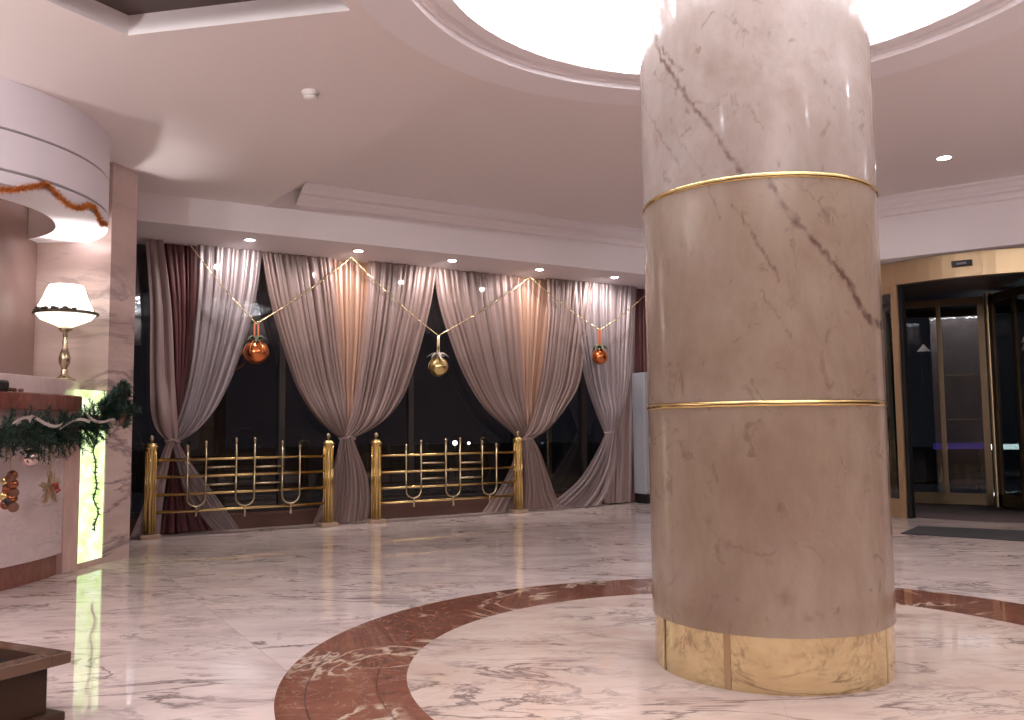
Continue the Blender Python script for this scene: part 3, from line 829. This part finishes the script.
# =================================================================== BRASS RAILINGS
RD = 9.75
def railing(t0, t1, rails, us, shorts, label):
    th = thing('brass_railing', label, 'railing', PA((t0 + t1) / 2, RD, 0), 'brass railings in front of the window')
    for t in (t0, t1):
        b = PA(t, RD)
        m = MB(); m.lathe(b, [(0.001, .045), (.052, .045), (.052, .93), (.07, .935), (.074, .95), (.07, .965), (.058, .97), (.058, .985), (.03, .992), (.001, .992)], 24)
        po = m.build('post', M['brass'], th)
        m = MB(); m.lathe(b, [(.001, .985), (.012, .985), (.010, 1.01), (.014, 1.015), (.024, 1.03), (.027, 1.045), (.021, 1.062), (.008, 1.075), (.001, 1.078)], 16)
        m.build('finial', M['old_brass'], po)
        m = MB()
        for k in range(10):
            a = 2 * PI * k / 10
            m.tube([b + Vector((math.cos(a) * .053, math.sin(a) * .053, .05)), b + Vector((math.cos(a) * .053, math.sin(a) * .053, .93))], .006, 6)
        m.build('fluting', M['brass'], po)
        m = MB(); m.boxA(t - .10, t + .10, RD - .09, RD + .09, 0, .045); m.build('base_block', M['base_stone'], po, bevel=.006)
    for z in rails:
        m = MB(); m.tube([PA(t0 + .05, RD, z), PA(t1 - .05, RD, z)], .0165, 12); m.build('rail', M['brass'], th)
    for (a, b, za, zb, zu, zs) in us:
        c = (a + b) / 2; r = (b - a) / 2
        dd = RD - .028
        pts = [PA(a, dd, za), PA(a, dd, zu + r + .02)] + [PA(c - r * math.cos(q), dd, zu + r - r * math.sin(q)) for q in np.linspace(0.05, PI - .05, 14)] + [PA(b, dd, zu + r + .02), PA(b, dd, zb)]
        m = MB(); m.tube(pts, .0115, 8)
        u = m.build('u_tube', M['old_brass'], th)
        for t, z in ((a, za), (b, zb)):
            m = MB(); m.lathe(PA(t, dd, z), [(.001, -.01), (.014, -.01), (.016, .0), (.011, .008), (.018, .022), (.017, .036), (.006, .05), (.001, .052)], 12)
            m.build('finial', M['old_brass'], u)
        m = MB(); m.tube([PA(c, dd, zu), PA(c, dd, zs + .03)], .012, 8); m.lathe(PA(c, dd, zs), [(.001, 0), (.01, .004), (.018, .018), (.016, .032), (.008, .045)], 12)
        m.build('pendant', M['old_brass'], u)
    for a, b, z in shorts:
        m = MB(); m.tube([PA(a, RD - .028, z), PA(b, RD - .028, z)], .0125, 8); m.build('short_bar', M['old_brass'], th)
railing(1.45, 3.375, (.81, .63, .445, .265), [(1.81, 2.0, .92, .96, .31, .2), (2.32, 2.52, .99, .99, .29, .17), (2.83, 3.03, .95, .90, .29, .17)],
        [(2.0, 2.32, .72), (2.0, 2.32, .535), (2.52, 2.83, .71), (2.52, 2.83, .53)], 'left one of two brass railings, three u-shaped tubes on four bars')
railing(3.97, 5.965, (.795, .595, .405, .23), [(4.35, 4.55, .88, .93, .27, .16), (4.89, 5.09, .94, .95, .26, .145), (5.41, 5.62, .91, .87, .26, .15)],
        [(4.55, 4.89, .69), (4.55, 4.89, .50), (5.09, 5.41, .68), (5.09, 5.41, .49)], 'right one of two brass railings, below the gold ball')

# =================================================================== GREY CABINET
cb = thing('storage_cabinet', 'light grey cabinet with dark base standing right of the curtains, half behind the column', 'cabinet', PA(8.42, 9.95, 0))
m = MB(); m.boxA(8.09, 8.75, 9.72, 9.98, .14, 1.90); m.build('body', M['cabinet'], cb, bevel=.012)
m = MB(); m.boxA(8.11, 8.73, 9.705, 9.722, .16, 1.20); m.build('lower_door', M['cabinet'], cb, bevel=.004)
m = MB(); m.boxA(8.11, 8.73, 9.705, 9.722, 1.215, 1.88); m.build('upper_door', M['cabinet'], cb, bevel=.004)
m = MB(); m.boxA(8.12, 8.73, 9.76, 9.96, 0, .14); m.build('base', M['black'], cb)

# =================================================================== REVOLVING DOOR
DC = PB(-1.25, 13.0); DR = 2.07
dr = thing('door_1', 'brass framed revolving glass door with curved canopy, right of the column', 'door', (DC.x, DC.y, 0), kind='structure')
def dang(t, d):
    v = PB(t, d) - DC; return math.atan2(v.y, v.x)
def ring_box(mb, r0, r1, z0, z1, a0, a1, n=48):
    mb.lathe((DC.x, DC.y, 0), [(r0, z0), (r1, z0), (r1, z1), (r0, z1)], n, a0, a1, smooth=False, closed=True)
    return mb
m = MB(); ring_box(m, DR - .10, DR + .03, 2.77, 3.045, 0, 2 * PI, 96); m.build('canopy_band', M['brass_dull'], dr)
m = MB(); m.lathe((DC.x, DC.y, 0), [(.001, 2.86), (DR - .1, 2.86)], 64); m.build('drum_ceiling', plain('drum_ceiling', (.09, .07, .06), .35), dr)
aL = dang(-2.04, 11.09); aR = dang(-.46 + .33, 11.09)
aF = math.atan2(-nB.y, -nB.x)
half = abs((aL - aF + PI) % (2 * PI) - PI)
# posts at both sides of the front opening
for sgn in (-1, 1):
    a = aF + sgn * half
    m = MB(); ring_box(m, DR - .035, DR + .03, 0, 2.77, a - .019, a + .019, 4); m.build('brass_post', M['brass_dull'], dr)
    m = MB()
    a2 = a - sgn * .031
    ring_box(m, DR - .07, DR - .0, 0, 2.77, a2 - .012, a2 + .012, 3); m.build('rubber_seal', M['black'], dr)
    # curved side glass with low frame
    b0, b1 = (a - 1.25, a - .024) if sgn < 0 else (a + .024, a + 1.25)
    m = MB(); ring_box(m, DR - .03, DR - .018, .22, 2.77, b0, b1, 24); m.build('curved_pane', M['door_glass'], dr)
    m = MB(); ring_box(m, DR - .06, DR + .02, 0, .22, b0, b1, 24); m.build('side_kickplate', M['brass_dull'], dr)
    m = MB(); ring_box(m, DR - .06, DR + .02, 2.68, 2.77, b0, b1, 24); m.build('side_head_rail', M['brass_dull'], dr)
    bE = b0 if sgn < 0 else b1
    m = MB(); ring_box(m, DR - .07, DR + .03, 0, 2.77, bE - .04, bE + .04, 4); m.build('brass_post', M['brass_dull'], dr)
hin = MB(); hin.lathe((DC.x, DC.y, 0), [(.045, 0), (.045, 2.84)], 20); hin.build('centre_shaft', M['brass_dull'], dr)
def wing(ang):
    dv = Vector((math.cos(ang), math.sin(ang), 0)); nv = Vector((-dv.y, dv.x, 0))
    c = Vector((DC.x, DC.y, 0))
    L = DR - .12
    wg = MB()
    for s0, s1, wd in ((.05, .13, .05), (.57, .63, .045), (1.22, 1.28, .045), (L - .06, L, .05)):
        wg.boxf(c + dv * s0 - nv * wd / 2 + ZV * .03, dv * (s1 - s0), nv * wd, ZV * 2.77)
    wg.boxf(c + dv * .05 - nv * .025 + ZV * .03, dv * (L - .05), nv * .05, ZV * .15)
    wg.boxf(c + dv * .05 - nv * .025 + ZV * 2.70, dv * (L - .05), nv * .05, ZV * .10)
    o = wg.build('wing_frame', M['bronze'], dr)
    for s0, s1 in ((.13, .57), (.63, 1.22), (1.28, L - .06)):
        g = MB(); g.boxf(c + dv * s0 - nv * .005 + ZV * .18, dv * (s1 - s0), nv * .01, ZV * 2.52); g.build('wing_pane', M['door_glass'], o)
        if s0 != .63: continue
        q = c + dv * .80 + ZV * 2.10
        for side in (-1, 1):
            s = MB(); off = nv * (.007 * side)
            s.add([q + off - dv * .085, q + off + dv * .085, q + off + ZV * .10], [(0, 1, 2)]); s.build('triangle_sticker', M['sticker'], o)
        # push bar
    return o
for a in (math.radians(150), math.radians(-90), math.radians(30)): wing(a)
# door sensor on canopy band
sn = thing('door_sensor', 'small dark motion sensor on the brass canopy above the revolving door', 'sensor', PB(-1.28, 10.86, 2.87))
m = MB(); m.boxB(-1.385, -1.175, 10.84, 10.915, 2.885, 2.95); m.build('housing', M['black'], sn, bevel=.008)
m = MB(); m.boxB(-1.33, -1.23, 10.832, 10.842, 2.90, 2.925); m.build('lens', plain('grey_lens', (.2, .2, .22), .2), sn)
# mats
m = MB(); m.add([(3.90, 8.80, .004), (4.74, 8.15, .004), (5.75, 7.45, .004), (6.25, 8.1, .004), (5.22, 8.90, .004), (4.36, 9.40, .004)], [(0, 1, 2, 3, 4, 5)])
v0 = list(m.v); m = MB(); m.prism([(p[0], p[1]) for p in v0], .001, .010)
m.build('door_mat', M['mat'], loc=(5.0, 8.6, 0), label='dark grey floor mat lying in front of the revolving door', category='mat')
m = MB(); m.lathe((DC.x, DC.y, 0), [(.05, .002), (DR - .13, .002), (DR - .13, .010), (.05, .010)], 48, closed=True)
m.build('entrance_mat', plain('brown_grey_mat', (.10, .075, .075), .9, bump=.3, bscale=150), loc=(DC.x, DC.y, 0), label='round brown-grey carpet inside the revolving door', category='mat')

# =================================================================== RECEPTION
# canopy
KC = Vector((-4.55, 6.37, 0)); KR = 1.38
cn = thing('reception_canopy', 'white round drum canopy with two grooves above the reception desk', 'canopy', (KC.x, KC.y, 2.77))
m = MB()
m.lathe((KC.x, KC.y, 0), [(KR, Z_LOW), (KR, 3.155), (KR - .015, 3.15), (KR - .015, 3.14), (KR, 3.135), (KR, 2.875), (KR - .015, 2.87), (KR - .015, 2.858), (KR, 2.853), (KR, 2.77), (1.0, 2.77)], 128, smooth=False)
m.build('fascia', M['canopy'], cn)
m = MB(); m.lathe((KC.x, KC.y, 0), [(1.0, 2.77), (1.0, 3.3), (.02, 3.3)], 96); m.build('inner_recess', M['wall_paint'], cn)
for z in (3.145, 2.864):
    m = MB(); m.lathe((KC.x, KC.y, 0), [(KR - .012, z - .007), (KR - .0075, z - .007), (KR - .0075, z + .007), (KR - .012, z + .007)], 128, closed=True); m.build('groove', M['groove'], cn)
# tinsel on canopy edge
tp = [(-75, 2.75), (-62, 2.80), (-50, 2.74), (-40, 2.71), (-33.4, 2.715), (-29.4, 2.738), (-25.1, 2.784), (-20.1, 2.837), (-17.7, 2.81), (-15.0, 2.765), (-10.9, 2.735), (-6.4, 2.745), (-2.3, 2.799), (1.4, 2.808), (4.5, 2.75), (8.0, 2.715), (11.5, 2.74)]
A_ = np.array([p[0] for p in tp]); Z_ = np.array([p[1] for p in tp])
aa = np.linspace(A_[0], A_[-1], 260); zz = np.interp(aa, A_, Z_)
m = MB()
core = [Vector((KC.x + (KR + .022) * math.cos(math.radians(a)), KC.y + (KR + .022) * math.sin(math.radians(a)), z)) for a, z in zip(aa, zz)]
m.tube(core, .006, 5)
for p in core:
    for k in range(26):
        v = Vector(rng.normal(size=3)).normalized() * rng.uniform(.025, .045)
        q = Vector(rng.normal(size=3)).normalized() * .0028
        b = p + Vector(rng.normal(size=3)) * .005
        m.add([b - q, b + q, b + v], [(0, 1, 2)])
m.build('tinsel_garland', M['tinsel'], loc=core[0], label='copper tinsel garland draped in waves along the white canopy edge', category='garland')
# stone column behind desk
m = MB(); m.lathe((-4.60, 7.35, 0), [(.462, 0), (.462, 3.29)], 64)
m.build('stone_column', M['stone_column'], loc=(-4.60, 7.35, 0), label='brown polished stone column behind the desk under the canopy', category='column')

# desk
DKC = Vector((-5.85, 6.60, 0))
dk = thing('reception_desk', 'curved marble reception desk with red stone counter and glowing green onyx panel', 'reception desk', (-4.2, 6.4, 0))
def arcpoly(r0, r1, y0, y1, n=20):
    def pt(r, y):
        return (DKC.x + math.sqrt(max(0, r * r - (y - DKC.y) ** 2)), y)
    return [pt(r1, y) for y in np.linspace(y0, y1, n)] + [pt(r0, y) for y in np.linspace(y1, y0, n)]
m = MB(); m.prism(arcpoly(2.0, 2.27, 4.9, 6.86), 0, .165); m.build('plinth', M['marble_red'], dk)
m = MB(); m.prism(arcpoly(2.0, 2.30, 4.9, 6.88), .165, 1.27); m.build('front_panel', M['marble_desk'], dk)
m = MB(); m.prism(arcpoly(1.9, 2.42, 4.8, 6.92), 1.27, 1.40); m.build('counter_slab', M['marble_red'], dk, bevel=.012)
m = MB(); m.prism(arcpoly(1.75, 2.29, 6.08, 7.30), 1.40, 1.535); m.build('upper_shelf', M['marble_shelf'], dk, bevel=.008)
m = MB(); m.prism([(-3.80, 6.88), (-3.555, 6.88), (-3.535, 7.08), (-3.80, 7.08)], 0, 1.40); m.build('pilaster', M['marble_pink'], dk, bevel=.004)
m = MB(); m.prism([(-3.60, 7.08), (-3.535, 7.08), (-3.505, 7.43), (-3.60, 7.43)], .05, 1.46); m.build('onyx_panel', M['onyx'], dk)
m = MB(); m.prism([(-3.60, 7.08), (-3.530, 7.08), (-3.50, 7.43), (-3.60, 7.43)], 0, .05); m.build('onyx_base', M['marble_pink'], dk)

# black tray device
m = MB(); m.boxf((-3.93, 5.60, 1.402), (.42, 0, 0), (0, .42, 0), (0, 0, .075)); m.build('desk_telephone', M['black'], loc=(-3.8, 5.8, 1.4), bevel=.02, label='low black device lying on the red counter at the left edge', category='device')
m = MB()
for k in range(5):
    m.sphere((-3.58 + .03 * math.sin(k * 2.1), 6.05 + k * .045, 1.418), .018, 8, 6, (1, 1.2, .8))
m.build('berry_sprig', M['cone'], loc=(-3.58, 6.05, 1.40), label='small reddish sprig lying on the counter beside the black device', category='decoration')

# lamp
LC = Vector((-3.70, 7.10, 1.535))
lp = thing('table_lamp', 'lit white glass table lamp with brass stem on the reception shelf', 'lamp', LC)
m = MB(); m.lathe(LC, [(.001, 0), (.085, 0), (.085, .012), (.06, .025), (.035, .04), (.022, .06), (.03, .08), (.02, .095), (.025, .11), (.043, .15), (.046, .19), (.034, .235), (.018, .28), (.022, .33), (.017, .35), (.017, .40), (.05, .42), (.055, .44), (.02, .455)], 28)
m.build('stem', M['old_brass'], lp)
shm = plain('lit_shade', (.95, .93, .88), .5, emis=(1, .97, .88), es=1.9)
n8 = 8
m = MB(); m.lathe(LC, [(.236, .565), (.222, .60), (.18, .69), (.155, .76), (.14, .785), (.128, .795)], n8, smooth=False); m.build('lamp_shade', shm, lp)
shl = plain('lit_bowl', (.95, .93, .85), .5, emis=(1, .95, .8), es=.95)
m = MB()
Vb = []; nb = 48
for i, (r, z) in enumerate([(.228, .55), (.19, .515), (.12, .475), (.05, .445)]):
    for k in range(nb):
        a = 2 * PI * k / nb
        Vb.append(LC + Vector((r * math.cos(a), r * math.sin(a), z + (.012 * math.cos(8 * a) if i == 1 else 0))))
m.add(Vb, [(i * nb + k, i * nb + (k + 1) % nb, (i + 1) * nb + (k + 1) % nb, (i + 1) * nb + k) for i in range(3) for k in range(nb)], True)
m.build('glass_bowl', shl, lp)
m = MB(); m.tube([LC + Vector((.238 * math.cos(a), .238 * math.sin(a), .558)) for a in np.linspace(0, 2 * PI, 49)], .014, 6, cap=False); m.build('rim_band', M['lamp_band'], lp)
m = MB()
for k in range(8):
    a = 2 * PI * k / 8
    m.tube([LC + Vector((r * math.cos(a), r * math.sin(a), z)) for r, z in [(.238, .565), (.224, .60), (.182, .69), (.157, .76), (.142, .787)]], .003, 4)
m.build('shade_rib', M['old_brass'], lp)
m = MB()
for k in range(16):
    a = -2.2 + .09 * k
    c0 = LC + Vector((.242 * math.cos(a), .242 * math.sin(a), .57 + .012 * math.sin(k * 1.7)))
    m.sphere(c0, .016, 6, 4, (1.6, 1, .7))
m.build('leaf_ornament', M['lamp_band'], lp)
L = bpy.data.lights.new('lamp_bulb', 'SPOT'); L.energy = 25; L.color = (1, .93, .93); L.shadow_soft_size = .03
L.spot_size = math.radians(100); L.spot_blend = .25
o = bpy.data.objects.new('lamp_bulb', L); col.objects.link(o); o.parent = lp; o.location = (0, 0, .665); o.rotation_euler = Vector((.22, -.22, 1)).to_track_quat('-Z', 'Y').to_euler()

# fir garland
def fir(path, label, name='fir_garland', rad=.20, seed=3, per=46, th=None, n2=64, nw=.0038):
    r3 = np.random.default_rng(seed)
    th = th or thing(name, label, 'garland', path[0])
    core = MB(); core.tube(path, .018, 6); core.build('stem', M['cone'], th)
    nd = MB(); Vs = []; Fs = []
    cum = [0]
    for p, q in zip(path[:-1], path[1:]): cum.append(cum[-1] + (q - p).length)
    def at(s):
        for i in range(len(path) - 1):
            if s <= cum[i + 1]: return path[i].lerp(path[i + 1], (s - cum[i]) / (cum[i + 1] - cum[i])), (path[i + 1] - path[i]).normalized()
        return path[-1], (path[-1] - path[-2]).normalized()
    nt_ = int(cum[-1] * per)
    for k in range(nt_):
        p, tg = at(cum[-1] * (k + .5) / nt_)
        dv = Vector(r3.normal(size=3)); dv = (dv - tg * dv.dot(tg)).normalized()
        dv = (dv + tg * r3.uniform(-.2, .7)).normalized()
        if dv.x < -.3: dv.x *= .3
        Lw = rad * r3.uniform(.55, 1.1)
        for j in range(n2):
            b = p + dv * Lw * j / n2 - ZV * (.10 * (Lw * j / n2) ** 1.2)
            v = Vector(r3.normal(size=3)); v = (v - dv * v.dot(dv)).normalized()
            v = (v + dv * .55).normalized() * r3.uniform(.028, .048)
            sd = v.cross(dv).normalized() * nw
            i0 = len(Vs); Vs += [b - sd, b + sd, b + v]; Fs.append((i0, i0 + 1, i0 + 2))
        i0 = len(Vs)
        sd = dv.orthogonal().normalized() * .004
        Vs += [p - sd, p + sd, p + dv * Lw]; Fs.append((i0, i0 + 1, i0 + 2))
    nd.add(Vs, Fs); nd.build('needles', M['needle'], th)['kind'] = 'stuff'
    return th
gp = [Vector(q) for q in [(-3.50, 4.9, 1.10), (-3.38, 5.4, 1.07), (-3.33, 5.8, 1.09), (-3.33, 6.15, 1.11), (-3.34, 6.5, 1.12), (-3.36, 6.75, 1.16), (-3.35, 6.90, 1.20), (-3.33, 7.0, 1.24), (-3.31, 7.08, 1.26)]]
g1 = fir(gp, 'green fir branch garland with cones and ribbon draped along the red counter edge', rad=.20, seed=3, per=170)
m = MB()
for k in range(9):
    p = Vector((-3.19 - .012 * k, 7.05 + .035 * k, 1.20 + .03 * math.sin(k * 1.9) + .02 * (k % 3)))
    m.sphere(p, .026, 8, 6, (1, 1, 1.3))
m.build('cone_cluster', M['cone'], g1)
m = MB()
rb = []
for k in range(60):
    u = k / 59
    rb.append(Vector((-3.19 + .05 * math.sin(u * 23), 5.5 + 1.45 * u, 1.16 + .03 * math.sin(u * 11) + .022 * math.sin(u * 37) + .03 * u)))
V = []; 
for p in rb: V += [p, p + Vector((.006, .004, .020))]
m.add(V, [(2 * i, 2 * i + 2, 2 * i + 3, 2 * i + 1) for i in range(59)], True)
m.build('ribbon', M['ribbon_silver'], g1)
for k, (dy, dz, l_) in enumerate([(.10, .16, .20), (.20, .14, .20), (.27, .06, .18), (.24, -.04, .17), (.02, .17, .16), (.17, -.12, .15), (.28, .0, .2)]):
    b0 = Vector((-3.36 + .01 * k, 7.02, 1.30)); dv = Vector((.12, dy, dz)).normalized()
    fir([b0, b0 + dv * l_ * .6, b0 + dv * l_ * 1.45], None, rad=.06, seed=20 + k, per=260, th=g1, n2=20)
# vine on the onyx panel
m = MB()
vp = [Vector((-3.47 + .012 * math.sin(k * 1.3), 7.17 + .02 * math.sin(k * .9) + .004 * k, 1.12 - .043 * k)) for k in range(20)]
m.tube(vp, .006, 5)
for p in vp:
    for k in range(10):
        v = Vector(rng.normal(size=3)).normalized() * .035
        sd = Vector(rng.normal(size=3)).normalized() * .007
        m.add([p - sd, p + sd, p + v], [(0, 1, 2)])
m.build('hanging_vine', plain('vine_green', (.05, .07, .03), .6), loc=vp[0], label='thin dark leafy vine hanging in front of the glowing green panel', category='garland')
# star
st = thing('star_ornament', 'straw star ornament with red beads hanging from the fir garland', 'ornament', (-3.33, 6.26, .62))
c0 = Vector((-3.34, 6.26, .71))
m = MB()
for k in range(5):
    a = PI / 2 + 2 * PI * k / 5
    tip = c0 + Vector((0, math.cos(a), math.sin(a))) * .115
    for j in range(14):
        b = c0 + Vector(rng.normal(size=3)) * .016
        m.tube([b, tip + Vector(rng.normal(size=3)) * .012], .0026, 4)
for k in range(5):
    a = PI / 2 + 2 * PI * k / 5; a2 = a + 4 * PI / 5
    m.tube([c0 + Vector((.012, math.cos(a) * .11, math.sin(a) * .11)), c0 + Vector((.012, math.cos(a2) * .11, math.sin(a2) * .11))], .004, 5)
m.build('straw_star', M['star_gold'], st)
m = MB()
for k in range(12): m.sphere(c0 + Vector((.02, .02, .01)) + Vector(rng.normal(size=3)) * .022, .010, 8, 6)
m.build('beads', M['red_bead'], st)
m = MB(); m.tube([c0 + ZV * .11, c0 + ZV * .42], .003, 5)
for k in range(12): m.sphere(c0 + ZV * (.12 + .025 * k), .006, 6, 4)
m.build('hanging_cord', M['star_gold'], st)
# silver ball
th = thing('silver_ball', 'small pinkish silver ball under the fir garland left of the star', 'ornament', (-3.33, 5.97, .86))
m = MB(); m.sphere((-3.33, 5.97, .935), .06, 24, 16); m.build('ball', M['silver_ball'], th)
m = MB(); m.lathe((-3.33, 5.97, .99), [(.015, 0), (.015, .018), (.004, .022), (.003, .08)], 12); m.build('cap', M['gold_string'], th)
# brown cluster
th = thing('cone_bauble_cluster', 'cluster of brown and copper baubles hanging at the far left under the garland', 'ornament', (-3.33, 5.76, .6))
for k in range(12):
    a = k * 2.4
    m = MB(); m.sphere((-3.33 + .03 * math.cos(a), 5.74 + .055 * math.sin(a * 1.3), .62 + .019 * k), .034, 14, 10)
    m.build('bauble', [M['cone'], M['brown_ball'], M['black'], M['brown_ball'], M['gold_ball']][k % 5], th)
m = MB(); m.tube([(-3.33, 5.75, .83), (-3.34, 5.75, 1.06)], .004, 5); m.build('hanging_cord', M['star_gold'], th)

# =================================================================== SMOKE DETECTOR
sd_ = thing('smoke_detector', 'small white round smoke detector on the ceiling', 'smoke detector', (-1.40, 5.91, Z_LOW))
m = MB(); m.lathe((-1.40, 5.91, Z_LOW), [(.062, 0), (.062, -.014), (.045, -.02), (.045, -.03)], 28); m.build('base', M['smoke'], sd_)
m = MB(); m.lathe((-1.40, 5.91, Z_LOW), [(.044, -.030), (.044, -.040)], 28); m.build('vent_slot', M['black'], sd_)
m = MB(); m.lathe((-1.40, 5.91, Z_LOW), [(.05, -.036), (.05, -.044), (.03, -.055), (.001, -.057)], 28); m.build('cap', M['smoke'], sd_)

# =================================================================== PLANTER
pc = Vector((-1.72, 3.42, 0))       # right corner seen in the photo (rim)
ex = Vector((-.80, .38, 0)).normalized(); ey = Vector((-.55, -.98, 0)).normalized()
pl = thing('planter_box', 'low square brown stone planter box with overhanging rim, bottom left corner', 'planter', pc + ex * .3 + ey * .3)
def pbox(mb, i0, S0, z0, z1, i1=None):
    o = pc + ex * i0 + ey * i0
    return mb.boxf(o + ZV * z0, ex * (S0 - 2 * i0), ey * (S0 - 2 * i0), ZV * (z1 - z0))
S = .62
m = MB(); pbox(m, .055, S, .035, .215); m.build('body', M['planter'], pl, bevel=.006)
m = MB(); pbox(m, .01, S, 0, .035); m.build('foot', M['planter'], pl, bevel=.006)
m = MB(); wr = .08
o_ = pc
for (a, b, c, d) in ((0, S, 0, wr), (0, S, S - wr, S), (0, wr, wr, S - wr), (S - wr, S, wr, S - wr)):
    m.boxf(o_ + ex * a + ey * c + ZV * .215, ex * (b - a), ey * (d - c), ZV * .045)
m.build('rim', M['planter_top'], pl, bevel=.005)
m = MB(); m.boxf(o_ + ex * wr + ey * wr + ZV * .2155, ex * (S - 2 * wr), ey * (S - 2 * wr), ZV * .004); m.build('inside', M['cavity_shade'], pl)

# =================================================================== OUTSIDE
m = MB(); m.boxA(-25, 40, 10.4, 60, -.12, -.02); structure(m, 'ground', M['asphalt'])
m = MB(); m.boxA(2.55, 2.85, 12.6, 12.9, -.02, 3.4); m.build('outdoor_pillar', M['outdoor_wall'], loc=PA(2.7, 12.7), label='pale pillar outside the window seen in the left dark gap', category='pillar')
def outlight(name, p, r, c, st_, label):
    t = thing(name, label, 'outdoor light', (p.x, p.y, -.02), 'lights across the dark street')
    m = MB(); m.sphere(p, r, 10, 8); m.build('lamp_globe', emission(name, c, st_), t)
    m = MB(); m.tube([(p.x, p.y, -.02), (p.x, p.y, p.z - r)], .015, 6); m.build('post', M['black'], t)
outlight('street_light', Vector((-1.34, 20, .79)), .05, (1, .95, .9), 30, 'left larger white light outside, just above the right railing')
outlight('street_light', Vector((-1.02, 20, .78)), .03, (1, .95, .9), 20, 'small white light outside right of the larger one above the railing')
def strip(x0, w_, z0, h_, mat, label):
    t = thing('lit_sign_strip', label, 'outdoor light', (x0 + w_ / 2, 20.05, -.02))
    m = MB(); m.box(x0, x0 + w_, 20, 20.1, z0, z0 + h_); m.build('glowing_panel', mat, t)
    for x in (x0 + .2, x0 + w_ - .2):
        m = MB(); m.box(x - .03, x + .03, 20.02, 20.08, -.02, z0); m.build('post', M['black'], t)
strip(11.1, 3.0, .50, .12, emission('white_strip', (.9, .97, 1), 4), 'white glowing horizontal strip outside beyond the revolving door')
strip(9.75, 1.2, .52, .14, emission('violet_strip', (.16, .10, .65), .22), 'dim violet glowing strip outside left of the white strip')
